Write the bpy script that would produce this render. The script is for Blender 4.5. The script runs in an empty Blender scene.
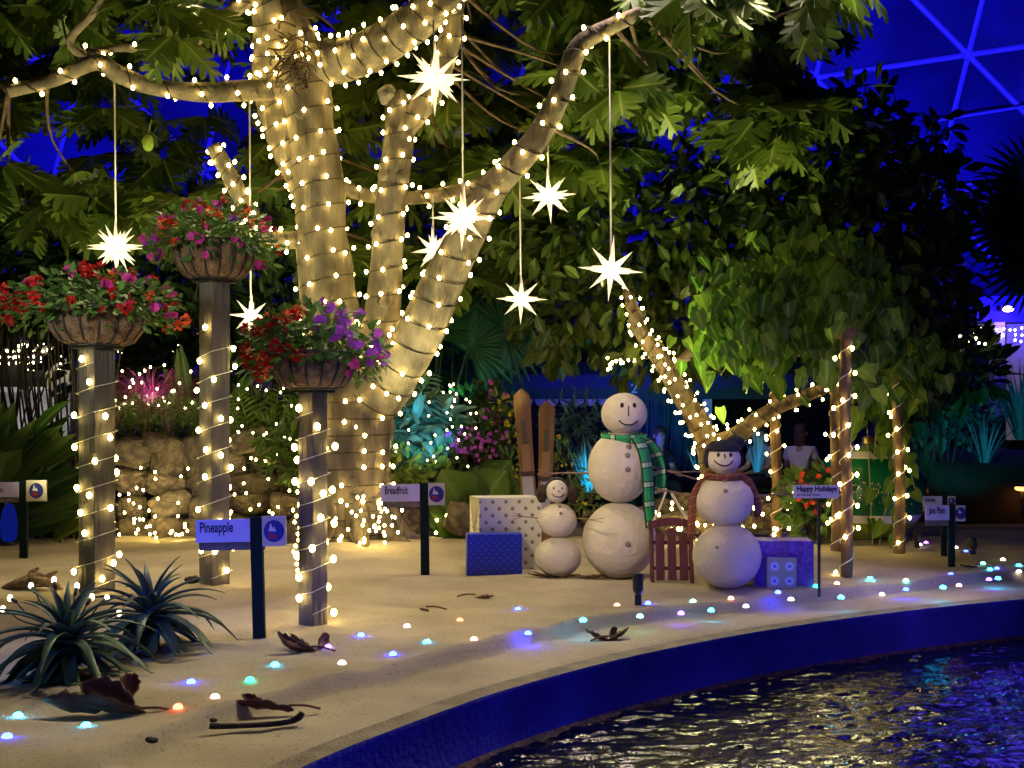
import bpy, math, random
import numpy as np
from mathutils import Vector, Matrix, Quaternion, noise as mnoise

# ------------------------------------------------------------------ camera, world, lights, exposure
sc = bpy.context.scene
COL = sc.collection
F = 1150.0            # focal length in pixels of the 1024x768 frame
CH = 1.3              # eye height above the sand
HZ = 430.0            # image row of the horizon
PI = math.pi

cam_d = bpy.data.cameras.new('camera')
cam_d.sensor_width = 36.0
cam_d.lens = 36.0 * F / 1024.0
cam_d.shift_y = (HZ - 384.0) / 1024.0
cam_d.clip_end = 200
cam = bpy.data.objects.new('camera', cam_d)
COL.objects.link(cam)
cam.location = (0, 0, CH)
cam.rotation_euler = (PI / 2, 0, 0)
sc.camera = cam

sc.view_settings.view_transform = 'Standard'
sc.view_settings.look = 'None'
sc.view_settings.gamma = 1.0
sc.view_settings.exposure = 0.0
sc.view_settings.use_curve_mapping = False
sc.cycles.max_bounces = 5
sc.cycles.diffuse_bounces = 3
sc.cycles.glossy_bounces = 3
sc.cycles.transmission_bounces = 4
sc.cycles.transparent_max_bounces = 6
sc.cycles.sample_clamp_indirect = 3.0
sc.cycles.caustics_reflective = False
sc.cycles.caustics_refractive = False
sc.cycles.use_denoising = True
sc.cycles.use_light_tree = True

world = bpy.data.worlds.new('night')
sc.world = world
world.use_nodes = True
wb = world.node_tree.nodes['Background']
wb.inputs[0].default_value = (0.12, 0.16, 0.6, 1)
wb.inputs[1].default_value = 0.012


def P(px, py, Y):
    """point of the place seen at a photo pixel, at depth Y"""
    return Vector(((px - 512.0) / F * Y, Y, CH - (py - HZ) / F * Y))


def aim(o, target):
    d = (Vector(target) - o.location).normalized()
    o.rotation_euler = d.to_track_quat('-Z', 'Y').to_euler()


def lamp(name, kind, loc, energy, color, size=0.2, target=None, spot=None, blend=0.6):
    d = bpy.data.lights.new(name, kind)
    d.energy = energy
    d.color = color
    if kind == 'AREA':
        d.shape = 'DISK'
        d.size = size
    else:
        d.shadow_soft_size = size
    if kind == 'SPOT':
        d.spot_size = math.radians(spot or 50)
        d.spot_blend = blend
    o = bpy.data.objects.new(name, d)
    COL.objects.link(o)
    o.location = loc
    if target is not None:
        aim(o, target)
    return o


WARM = (1.0, 0.80, 0.52)
# floodlights rigged high under the dome, just before the tree crowns, plus added fills
lamp('flood_lamp', 'SPOT', (-2.6, 10.3, 6.6), 760, (1.0, 0.84, 0.42), 0.3, (-1.6, 8.4, 0.0), 88, 0.9)
lamp('flood_lamp', 'SPOT', (1.2, 10.3, 6.6), 700, (1.0, 0.80, 0.70), 0.3, (1.2, 8.0, 0.0), 110, 0.8)
lamp('front_fill_lamp', 'SPOT', (-0.6, 2.0, 7.0), 130, (0.95, 0.78, 0.9), 0.5, (0.2, 8.8, 0.0), 70, 0.8)  # added fill from the front, weaker than the floods
lamp('snowman_lamp', 'SPOT', (-1.6, 4.6, 3.4), 900, (1.0, 0.76, 0.44), 0.2, (1.15, 9.8, 1.0), 30, 0.8)
lamp('sign_fill', 'SPOT', (0.6, 4.4, 2.4), 60, (1.0, 0.92, 0.85), 0.1, (2.43, 9.0, 0.78), 9, 0.6)  # added narrow spot that brightens the greeting plate
lamp('basket_fill', 'SPOT', (-3.4, 4.6, 2.6), 330, (1.0, 0.95, 0.85), 0.2, (-2.7, 9.2, 2.35), 36, 0.7)  # added front light for the left and middle baskets
lamp('basket_fill', 'SPOT', (-0.4, 4.2, 2.4), 110, (1.0, 0.9, 0.95), 0.2, (-1.36, 7.9, 1.8), 17, 0.7)  # added front light for the right basket
lamp('eave_fill_blue', 'SPOT', P(600, 470, 15.6), 120, (0.03, 0.03, 1.0), 0.2, P(640, 380, 17.2), 110)  # added blue spot so that the pavilion eave shows
lamp('back_flood_lamp', 'SPOT', (3.2, 10.2, 6.4), 1700, (1.0, 0.90, 0.45), 0.5, (1.5, 6.0, -0.3), 60)
lamp('back_blue_lamp', 'SPOT', (6.4, 10.8, 5.6), 420, (0.10, 0.06, 1.0), 0.6, (3.4, 6.8, -0.3), 50)
lamp('violet_pond_lamp', 'SPOT', (1.8, 1.2, 2.2), 70, (0.32, 0.2, 1.0), 0.2, (0.9, 6.8, 0.0), 60)
# uplights on the crowns
lamp('uplight_lamp', 'SPOT', (-3.9, 9.2, 0.15), 1500, (1.0, 0.92, 0.42), 0.15, (-3.8, 12.8, 4.6), 80, 0.7)
lamp('uplight_lamp', 'SPOT', (-0.9, 10.2, 0.15), 800, (1.0, 0.92, 0.42), 0.15, (-0.3, 12.6, 4.8), 60, 0.7)
lamp('uplight_lamp', 'SPOT', (1.25, 10.9, 0.25), 1700, (1.0, 0.94, 0.42), 0.15, (1.75, 11.6, 4.8), 62, 0.8)
lamp('uplight_lamp', 'SPOT', (1.75, 11.0, 0.25), 420, (1.0, 0.94, 0.42), 0.15, (1.7, 11.7, 4.8), 80, 0.7)
lamp('uplight_lamp', 'SPOT', (2.5, 11.0, 0.1), 40, (0.95, 0.95, 0.4), 0.1, (2.2, 11.2, 2.6), 70, 0.7)
# blue light on the dome, on the pool wall and on the water side of the snowmen
BLUE = (0.02, 0.015, 1.0)
lamp('blue_dome_lamp', 'SPOT', (9.0, 14.0, 3.0), 16000, BLUE, 0.3, (12, 27, 10), 75, 0.9)
lamp('blue_dome_lamp', 'SPOT', (-9.0, 14.0, 3.0), 14000, BLUE, 0.3, (-12, 27, 9), 75, 0.9)
lamp('blue_dome_lamp', 'SPOT', (2.0, 17.0, 3.0), 9000, BLUE, 0.3, (4, 28, 12), 80, 0.9)
lamp('blue_pool_lamp', 'SPOT', (4.2, 3.4, -0.12), 80, (0.02, 0.02, 1.0), 0.2, (2.4, 8.2, -0.12), 120, 0.6)
lamp('blue_pool_lamp', 'SPOT', (0.9, 3.0, -0.12), 40, (0.03, 0.02, 1.0), 0.2, (0.3, 5.8, -0.12), 120, 0.6)
lamp('violet_flood_lamp', 'SPOT', (5.6, 6.6, 2.6), 300, (0.22, 0.12, 1.0), 0.2, (1.9, 9.6, 0.5), 50, 0.8)
lamp('blue_side_lamp', 'SPOT', (-1.6, 3.6, 1.5), 200, (0.10, 0.10, 1.0), 0.1, (-1.75, 7.2, 0.55), 30, 0.7)
lamp('blue_side_lamp', 'SPOT', (-3.6, 4.2, 2.2), 190, (0.05, 0.2, 1.0), 0.15, (-2.2, 6.2, 0.3), 34, 0.7)
lamp('violet_side_lamp', 'SPOT', (1.2, 5.0, 1.9), 60, (0.25, 0.16, 1.0), 0.1, (-0.8, 10.3, 0.7), 16, 0.7)
lamp('rock_wall_fill', 'SPOT', P(160, 520, 11.6), 90, (1.0, 0.85, 0.42), 0.1, P(160, 440, 13.4), 75, 0.8)  # added warm spot that brightens the hedge and the stones
lamp('house_fill', 'SPOT', P(15, 470, 16.6), 60, (0.9, 0.92, 1.0), 0.1, P(15, 380, 17.6), 110, 0.8)  # added spot on the pale wall, so the canes stand out before it
lamp('teal_side_lamp', 'SPOT', (-7.0, 6.0, 2.0), 110, (0.08, 0.55, 0.5), 0.2, (-2.8, 9.0, 1.3), 40, 0.7)
lamp('post_lamp', 'SPOT', (1.5, 5.5, 2.6), 170, (1.0, 0.78, 0.72), 0.2, (-2.6, 9.2, 1.3), 24, 0.7)
lamp('ornament_fill', 'SPOT', P(862, 585, 11.3), 45, (1.0, 0.92, 0.55), 0.1, P(866, 500, 12.7), 60, 0.7)  # added warm spot that brightens the giant ornament
# coloured lights in the planting at the back
lamp('teal_plant_lamp', 'SPOT', P(446, 452, 11.9), 90, (0.03, 0.65, 1.0), 0.1, P(412, 415, 13.2), 60, 0.7)
lamp('teal_plant_lamp', 'SPOT', P(590, 500, 12.8), 60, (0.02, 0.7, 1.0), 0.1, P(575, 420, 14.0), 80, 0.7)
lamp('teal_curtain_lamp', 'SPOT', P(672, 500, 14.0), 60, (0.02, 0.55, 0.6), 0.1, P(672, 440, 16.6), 70, 0.7)
lamp('violet_plant_lamp', 'SPOT', P(490, 500, 12.6), 26, (0.3, 0.08, 1.0), 0.1, P(478, 425, 14.2), 55, 0.7)
lamp('teal_plant_lamp', 'SPOT', P(955, 480, 13.6), 75, (0.02, 0.7, 0.85), 0.1, P(965, 405, 16.3), 60, 0.7)
lamp('magenta_plant_lamp', 'SPOT', P(150, 396, 13.25), 26, (1.0, 0.2, 0.75), 0.08, P(152, 366, 14.2), 110, 0.7)
lamp('blue_house_lamp', 'POINT', P(1008, 316, 19.0), 60, (0.06, 0.02, 1.0), 0.12)

# ------------------------------------------------------------------ helpers
rnd = random.Random(7)
MATS = {}


def setin(n, k, v):
    if k in n.inputs:
        n.inputs[k].default_value = v


def c4(c):
    return (c[0], c[1], c[2], 1.0)


def mat(name, color, rough=0.7, vary=None, vscale=6.0, bump=0.0, bscale=30.0, metal=0.0, emit=None,
        estr=0.0, spec=0.4, stretch=None):
    if name in MATS:
        return MATS[name]
    m = bpy.data.materials.new(name)
    m.use_nodes = True
    nt = m.node_tree
    b = nt.nodes['Principled BSDF']
    b.inputs['Base Color'].default_value = c4(color)
    b.inputs['Roughness'].default_value = rough
    b.inputs['Metallic'].default_value = metal
    setin(b, 'Specular IOR Level', spec)
    tc = nt.nodes.new('ShaderNodeTexCoord')
    src = tc.outputs['Object']
    if stretch:
        mp = nt.nodes.new('ShaderNodeMapping')
        mp.inputs['Scale'].default_value = stretch
        nt.links.new(src, mp.inputs['Vector'])
        src = mp.outputs['Vector']
    if vary is not None:
        nz = nt.nodes.new('ShaderNodeTexNoise')
        nz.inputs['Scale'].default_value = vscale
        nz.inputs['Detail'].default_value = 5
        nt.links.new(src, nz.inputs['Vector'])
        rp = nt.nodes.new('ShaderNodeValToRGB')
        rp.color_ramp.elements[0].position = 0.35
        rp.color_ramp.elements[1].position = 0.65
        rp.color_ramp.elements[0].color = c4(vary)
        rp.color_ramp.elements[1].color = c4(color)
        nt.links.new(nz.outputs['Fac'], rp.inputs['Fac'])
        nt.links.new(rp.outputs['Color'], b.inputs['Base Color'])
    if bump:
        n2 = nt.nodes.new('ShaderNodeTexNoise')
        n2.inputs['Scale'].default_value = bscale
        n2.inputs['Detail'].default_value = 4
        nt.links.new(src, n2.inputs['Vector'])
        bp = nt.nodes.new('ShaderNodeBump')
        bp.inputs['Strength'].default_value = bump
        bp.inputs['Distance'].default_value = 0.04
        nt.links.new(n2.outputs['Fac'], bp.inputs['Height'])
        nt.links.new(bp.outputs['Normal'], b.inputs['Normal'])
    if emit is not None:
        b.inputs['Emission Color'].default_value = c4(emit)
        b.inputs['Emission Strength'].default_value = estr
    MATS[name] = m
    return m


def leafmat(name, dark, light, vein, trans=0.25, rough=0.45):
    """leaf colour from the 'tint' attribute: r = how near the midrib, g = one random number per leaf"""
    if name in MATS:
        return MATS[name]
    m = bpy.data.materials.new(name)
    m.use_nodes = True
    nt = m.node_tree
    b = nt.nodes['Principled BSDF']
    b.inputs['Roughness'].default_value = rough
    setin(b, 'Specular IOR Level', 0.35)
    at = nt.nodes.new('ShaderNodeAttribute')
    at.attribute_name = 'tint'
    sp = nt.nodes.new('ShaderNodeSeparateColor')
    nt.links.new(at.outputs['Color'], sp.inputs['Color'])
    m1 = nt.nodes.new('ShaderNodeMix')
    m1.data_type = 'RGBA'
    m1.inputs['A'].default_value = c4(dark)
    m1.inputs['B'].default_value = c4(light)
    nt.links.new(sp.outputs['Green'], m1.inputs['Factor'])
    pw = nt.nodes.new('ShaderNodeMath')
    pw.operation = 'POWER'
    pw.inputs[1].default_value = 7.0
    nt.links.new(sp.outputs['Red'], pw.inputs[0])
    m2 = nt.nodes.new('ShaderNodeMix')
    m2.data_type = 'RGBA'
    m2.inputs['B'].default_value = c4(vein)
    nt.links.new(m1.outputs['Result'], m2.inputs['A'])
    nt.links.new(pw.outputs[0], m2.inputs['Factor'])
    nt.links.new(m2.outputs['Result'], b.inputs['Base Color'])
    tr = nt.nodes.new('ShaderNodeBsdfTranslucent')
    nt.links.new(m2.outputs['Result'], tr.inputs['Color'])
    mx = nt.nodes.new('ShaderNodeMixShader')
    mx.inputs[0].default_value = trans
    nt.links.new(b.outputs[0], mx.inputs[1])
    nt.links.new(tr.outputs[0], mx.inputs[2])
    nt.links.new(mx.outputs[0], nt.nodes['Material Output'].inputs['Surface'])
    MATS[name] = m
    return m


def glow(name, color, strength):
    if name in MATS:
        return MATS[name]
    m = bpy.data.materials.new(name)
    m.use_nodes = True
    nt = m.node_tree
    nt.nodes.remove(nt.nodes['Principled BSDF'])
    e = nt.nodes.new('ShaderNodeEmission')
    e.inputs[0].default_value = c4(color)
    e.inputs[1].default_value = strength
    nt.links.new(e.outputs[0], nt.nodes['Material Output'].inputs['Surface'])
    MATS[name] = m
    return m


class MB:
    """collects shapes; build() links them as one mesh object"""

    def __init__(self):
        self.v, self.f, self.uv = [], [], {}

    def add(self, vs, fs, uvs=None):
        o = len(self.v)
        self.v += [tuple(p) for p in vs]
        for i, f in enumerate(fs):
            if uvs:
                self.uv[len(self.f)] = [uvs[k] for k in f]
            self.f.append(tuple(k + o for k in f))

    def box(self, lo, hi, M=None):
        x0, y0, z0 = lo
        x1, y1, z1 = hi
        vs = [Vector(p) for p in ((x0, y0, z0), (x1, y0, z0), (x1, y1, z0), (x0, y1, z0),
                                  (x0, y0, z1), (x1, y0, z1), (x1, y1, z1), (x0, y1, z1))]
        if M:
            vs = [M @ p for p in vs]
        self.add(vs, [(0, 3, 2, 1), (4, 5, 6, 7), (0, 1, 5, 4), (1, 2, 6, 5), (2, 3, 7, 6), (3, 0, 4, 7)])

    def tube(self, pts, radii, seg=8, cap=True, wob=0.0, scale_b=1.0):
        pts = [Vector(p) for p in pts]
        if not hasattr(radii, '__len__'):
            radii = [radii] * len(pts)
        fr = frames(pts)
        vs, fs = [], []
        for i, p in enumerate(pts):
            n, b = fr[i]
            for k in range(seg):
                a = 2 * PI * k / seg
                r = radii[i]
                if wob:
                    r *= 1 + wob * mnoise.noise(p * 3.1 + Vector((math.cos(a), math.sin(a), 0)) * 0.8)
                vs.append(p + n * (math.cos(a) * r) + b * (math.sin(a) * r * scale_b))
        for i in range(len(pts) - 1):
            for k in range(seg):
                a, b2 = i * seg + k, i * seg + (k + 1) % seg
                fs.append((a, b2, b2 + seg, a + seg))
        if cap:
            fs.append(tuple(reversed(range(seg))))
            fs.append(tuple(range((len(pts) - 1) * seg, len(pts) * seg)))
        self.add(vs, fs)

    def ball(self, c, r, nu=16, nv=10, M=None):
        if not hasattr(r, '__len__'):
            r = (r, r, r)
        c = Vector(c)
        vs, fs = [], []
        vs.append(Vector((0, 0, r[2])))
        for j in range(1, nv):
            t = PI * j / nv
            for i in range(nu):
                a = 2 * PI * i / nu
                vs.append(Vector((r[0] * math.sin(t) * math.cos(a), r[1] * math.sin(t) * math.sin(a), r[2] * math.cos(t))))
        vs.append(Vector((0, 0, -r[2])))
        for i in range(nu):
            fs.append((0, 1 + i, 1 + (i + 1) % nu))
        for j in range(nv - 2):
            for i in range(nu):
                a = 1 + j * nu + i
                b = 1 + j * nu + (i + 1) % nu
                fs.append((a, a + nu, b + nu, b))
        e = len(vs) - 1
        o = 1 + (nv - 2) * nu
        for i in range(nu):
            fs.append((e, o + (i + 1) % nu, o + i))
        if M:
            vs = [M @ p for p in vs]
        self.add([c + p for p in vs], fs)

    def lathe(self, prof, c=(0, 0, 0), seg=24, wob=None):
        c = Vector(c)
        vs, fs = [], []
        for (r, z) in prof:
            for k in range(seg):
                a = 2 * PI * k / seg
                rr = r * (wob(a) if wob else 1)
                vs.append(c + Vector((rr * math.cos(a), rr * math.sin(a), z)))
        for i in range(len(prof) - 1):
            for k in range(seg):
                a, b = i * seg + k, i * seg + (k + 1) % seg
                fs.append((a, b, b + seg, a + seg))
        self.add(vs, fs)

    def ribbon(self, pts, wdirs, width, thick=0.012):
        """a cloth strip along pts, as wide as width along wdirs; uv runs along it"""
        pts = [Vector(p) for p in pts]
        L, vs, uv = 0.0, [], []
        for i, p in enumerate(pts):
            if i:
                L += (pts[i] - pts[i - 1]).length
            t = (pts[min(i + 1, len(pts) - 1)] - pts[max(i - 1, 0)]).normalized()
            w = Vector(wdirs[i]).normalized()
            n = t.cross(w).normalized() * thick * 0.5
            w = w * width * 0.5
            vs += [p - w - n, p + w - n, p + w + n, p - w + n]
            uv += [(0, L), (width, L), (width, L), (0, L)]
        fs = []
        for i in range(len(pts) - 1):
            o = i * 4
            for k in range(4):
                fs.append((o + k, o + (k + 1) % 4, o + 4 + (k + 1) % 4, o + 4 + k))
        fs.append((3, 2, 1, 0))
        o = (len(pts) - 1) * 4
        fs.append((o, o + 1, o + 2, o + 3))
        self.add(vs, fs, uv)

    def build(self, name, m, parent=None, smooth=True, loc=None, bevel=0.0):
        me = bpy.data.meshes.new(name)
        me.from_pydata(self.v, [], self.f)
        if self.uv:
            ul = me.uv_layers.new(name='uv')
            for pi, uvs in self.uv.items():
                for li, q in zip(me.polygons[pi].loop_indices, uvs):
                    ul.data[li].uv = q
        me.materials.append(m)
        if smooth:
            me.polygons.foreach_set('use_smooth', [True] * len(me.polygons))
        me.validate()
        o = bpy.data.objects.new(name, me)
        COL.objects.link(o)
        if parent is not None:
            o.parent = parent
        if loc is not None:
            o.location = loc
        if bevel:
            bv = o.modifiers.new('bevel', 'BEVEL')
            bv.width = bevel
            bv.segments = 2
            bv.limit_method = 'ANGLE'
        return o


def frames(pts):
    out = []
    n = None
    for i in range(len(pts)):
        t = (pts[min(i + 1, len(pts) - 1)] - pts[max(i - 1, 0)])
        t = t.normalized() if t.length > 1e-9 else Vector((0, 0, 1))
        if n is None:
            n = t.orthogonal().normalized()
            ref = Vector((0, -1, 0))
            n = (ref - t * ref.dot(t))
            n = n.normalized() if n.length > 0.05 else t.orthogonal().normalized()
        else:
            n = n - t * n.dot(t)
            n = n.normalized() if n.length > 1e-6 else t.orthogonal().normalized()
        out.append((n, t.cross(n)))
    return out


def smooth_path(pts, radii=None, sub=6):
    """Catmull-Rom through the points (and radii)"""
    Q = [Vector(p) for p in pts]
    R = list(radii) if radii is not None else [0] * len(Q)
    o, r = [], []
    for i in range(len(Q) - 1):
        p0, p1, p2, p3 = Q[max(i - 1, 0)], Q[i], Q[i + 1], Q[min(i + 2, len(Q) - 1)]
        for k in range(sub):
            t = k / sub
            o.append(0.5 * ((2 * p1) + (p2 - p0) * t + (2 * p0 - 5 * p1 + 4 * p2 - p3) * t * t
                            + (3 * p1 - p0 - 3 * p2 + p3) * t ** 3))
            r.append(R[i] + (R[i + 1] - R[i]) * t)
    o.append(Q[-1])
    r.append(R[-1])
    return o, r


def tag(o, label=None, cat=None, group=None, kind=None):
    if label:
        o['label'] = label
    if cat:
        o['category'] = cat
    if group:
        o['group'] = group
    if kind:
        o['kind'] = kind
    return o


def thing(name, label, cat, loc=(0, 0, 0), rz=0.0, group=None):
    o = bpy.data.objects.new(name, None)
    o.empty_display_size = 0.1
    COL.objects.link(o)
    o.location = loc
    o.rotation_euler = (0, 0, rz)
    return tag(o, label, cat, group)


def keep(o, parent):
    """parent without moving (the parent sits at its own base, the mesh is in place coordinates)"""
    o.parent = parent
    o.matrix_parent_inverse = Matrix.Translation(parent.location).inverted() if parent.rotation_euler.z == 0 else \
        (Matrix.Translation(parent.location) @ Matrix.Rotation(parent.rotation_euler.z, 4, 'Z')).inverted()
    return o


def copy_to(o, parent=None, loc=None):
    c = o.copy()
    COL.objects.link(c)
    if parent is not None:
        c.parent = parent
        c.matrix_parent_inverse = Matrix()
    if loc is not None:
        c.location = loc
    return c


# ------------------------------------------------------------------ leaf templates
def tpl_lobed(n=5):
    """deeply lobed breadfruit leaf, unit length along +y"""
    v, f, t = [], [], []

    def half(s):
        o = len(v)
        for i in range(n + 1):
            y = i / n
            v.append((0, y * 0.96, 0.03))
            t.append(1.0)
            w = 0.075 if i else 0.03
            w *= (1 - 0.45 * y)
            v.append((s * w, min(y * 0.92 + 0.02, 0.95), 0.02))
            t.append(0.55)
        env = [0.26, 0.38, 0.42, 0.34, 0.20, 0.12]
        for i in range(n):
            y0 = i / n
            w = env[i]
            tip = len(v)
            v.append((s * w, y0 + 0.30 - 0.02 * i, -0.05))
            t.append(0.1)
            lo = len(v)
            v.append((s * w * 0.80, y0 + 0.115, -0.01))
            t.append(0.25)
            hi = len(v)
            v.append((s * w * 0.70, y0 + 0.27, -0.02))
            t.append(0.25)
            a, b = o + 2 * i, o + 2 * i + 2
            q = (a, a + 1, lo, tip, hi, b + 1, b)
            f.append(q if s > 0 else tuple(reversed(q)))
        a = len(v)
        v.append((0, 1.08, -0.02))
        t.append(0.4)
        e = o + 2 * n
        f.append((e, e + 1, a) if s > 0 else (a, e + 1, e))

    half(1)
    half(-1)
    return v, f, t


def tpl_blade(w=0.2, n=4, tipw=0.0, heart=False, obov=False, fold=0.04, curve=0.25):
    v, f, t = [], [], []
    for i in range(n + 1):
        y = i / n
        if heart:
            ww = w * (1.0 - y ** 1.7) * (1.0 if i else 0.75)
        elif obov:
            ww = w * math.sin(PI * min(1, y ** 1.25 * 0.98 + 0.02))
        else:
            ww = w * math.sin(PI * min(1.0, 0.12 + y * 0.88)) + tipw * (1 - y)
        if i == n:
            ww = 0.004
        yy = y
        z = -curve * y * y
        v += [(-ww, yy - (0.10 if heart and i == 0 else 0), z), (0, yy, z - fold if i not in (0, n) else z),
              (ww, yy - (0.10 if heart and i == 0 else 0), z)]
        t += [0.0, 1.0, 0.0]
    for i in range(n):
        a = i * 3
        f += [(a, a + 1, a + 4, a + 3), (a + 1, a + 2, a + 5, a + 4)]
    return v, f, t


LOBED = tpl_lobed()
OVAL = tpl_blade(0.24, 4, obov=True)
HEART = tpl_blade(0.42, 4, heart=True, curve=0.15)
LANCE = tpl_blade(0.14, 4, curve=0.35)
SMALL = tpl_blade(0.30, 3, curve=0.2)
STRIPL = tpl_blade(0.06, 6, curve=0.45, fold=0.015)


class Leaves:
    def __init__(self):
        self.V, self.Fc, self.T, self.n = [], [], [], 0

    def add(self, tpl, pos, d, up, L, W=1.0, tint=None):
        d = Vector(d)
        d = d.normalized() if d.length > 1e-6 else Vector((0, 0, 1))
        up = Vector(up)
        x = d.cross(up)
        x = x.normalized() if x.length > 1e-4 else d.orthogonal().normalized()
        z = x.cross(d)
        tv = np.array(tpl[0])
        A = np.array([x * (L * W), d * L, z * L])
        self.V.append(tv @ A + np.array(pos))
        o = self.n
        self.Fc += [tuple(k + o for k in q) for q in tpl[1]]
        g = rnd.random() if tint is None else tint
        tt = np.zeros((len(tv), 4))
        tt[:, 0] = tpl[2]
        tt[:, 1] = g
        tt[:, 3] = 1
        self.T.append(tt)
        self.n += len(tv)

    def build(self, name, m, parent=None, smooth=False):
        me = bpy.data.meshes.new(name)
        V = np.concatenate(self.V)
        me.from_pydata(V.tolist(), [], self.Fc)
        a = me.color_attributes.new('tint', 'FLOAT_COLOR', 'POINT')
        a.data.foreach_set('color', np.concatenate(self.T).astype(np.float32).ravel())
        me.materials.append(m)
        if smooth:
            me.polygons.foreach_set('use_smooth', [True] * len(me.polygons))
        o = bpy.data.objects.new(name, me)
        COL.objects.link(o)
        if parent is not None:
            keep(o, parent)
        return o


def rdir(el0=-1.0, el1=1.0):
    a = rnd.uniform(0, 2 * PI)
    z = rnd.uniform(el0, el1)
    s = math.sqrt(max(0, 1 - z * z))
    return Vector((s * math.cos(a), s * math.sin(a), z))


# ------------------------------------------------------------------ materials of the things
M_BARK = mat('pale_bark', (0.23, 0.185, 0.125), 0.85, (0.075, 0.06, 0.042), 4.5, 1.0, 14.0, stretch=(1, 1, 0.35))
M_BARK2 = mat('brown_bark', (0.13, 0.09, 0.05), 0.9, (0.06, 0.045, 0.03), 8.0, 0.6, 25.0, stretch=(1, 1, 0.3))
M_TWIG = mat('twig_bark', (0.10, 0.06, 0.035), 0.9, (0.05, 0.03, 0.02), 9.0, 0.3, 40.0)
M_CORD = mat('dark_cord', (0.018, 0.014, 0.008), 0.6)
M_CORDW = mat('white_cord', (0.78, 0.76, 0.70), 0.6)
M_BULB = glow('warm_bulb', (1.0, 0.73, 0.21), 34.0)
M_BULB2 = glow('small_warm_bulb', (1.0, 0.80, 0.40), 16.0)
M_SAND = None

# ------------------------------------------------------------------ ground: sand, pool rim, water
RIM = [(-1.55, 1.6), (-1.32, 2.6), (-1.08, 3.6), (-0.815, 4.42), (-0.47, 5.07), (0.0, 5.80), (0.74, 6.66), (1.66, 7.475),
       (2.74, 8.21), (3.94, 8.85), (5.5, 9.5), (8.0, 10.25), (12.0, 11.0)]
_rp, _ = smooth_path([(a, b, 0) for a, b in RIM], None, 10)
RIMP = np.array([(p.x, p.y) for p in _rp])


def rim_x(y):
    return float(np.interp(y, RIMP[:, 1], RIMP[:, 0])) if y < 11.0 else 12.0 + (y - 11.0) * 3


def rim_dist(x, y):
    a = RIMP[:-1]
    b = RIMP[1:]
    d = b - a
    t = np.clip(((x - a[:, 0]) * d[:, 0] + (y - a[:, 1]) * d[:, 1]) / (d ** 2).sum(1), 0, 1)
    q = a + d * t[:, None]
    return float(np.sqrt(((q - (x, y)) ** 2).sum(1).min()))


def sstep(a, b, x):
    t = min(1, max(0, (x - a) / (b - a)))
    return t * t * (3 - 2 * t)


TREE_XY = (P(347, 430, 12.0).x, 12.0)
MOUNDS = [(TREE_XY[0], TREE_XY[1], 1.5, 0.07), (P(313, 0, 7.9).x, 7.9, 0.5, 0.035), (-4.3, 8.2, 1.2, 0.05),
          (0.1, 12.4, 1.0, 0.05), (-2.2, 10.8, 1.1, 0.05), (2.9, 10.3, 0.4, 0.03)]


def gz(x, y):
    d = rim_dist(x, y)
    k = sstep(0.1, 0.35, d)
    w = 0.10 * mnoise.noise(Vector((x * 1.1, y * 1.1, 3.0)))
    z = 0.012 * sstep(0.09, 0.16, d)
    z += 0.085 * sstep(0.58 + w, 0.65 + w, d)
    z += k * (0.045 * mnoise.noise(Vector((x * 0.9, y * 1.5, 0))) + 0.022 * mnoise.noise(Vector((x * 2.4, y * 4.2, 1.7)))
              + 0.005 * mnoise.noise(Vector((x * 7, y * 11, 5))))
    for mx, my, mr, mh in MOUNDS:
        q = ((x - mx) ** 2 + (y - my) ** 2) / (mr * mr)
        if q < 4:
            z += mh * math.exp(-q * 1.6)
    return z


def G(px, py):
    """point of the sand seen at a photo pixel"""
    Y = CH * F / (py - HZ)
    for _ in range(3):
        z = gz((px - 512) / F * Y, Y)
        Y = (CH - z) * F / (py - HZ)
    return Vector(((px - 512) / F * Y, Y, z))


def onsand(x, y):
    return Vector((x, y, gz(x, y)))


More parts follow.
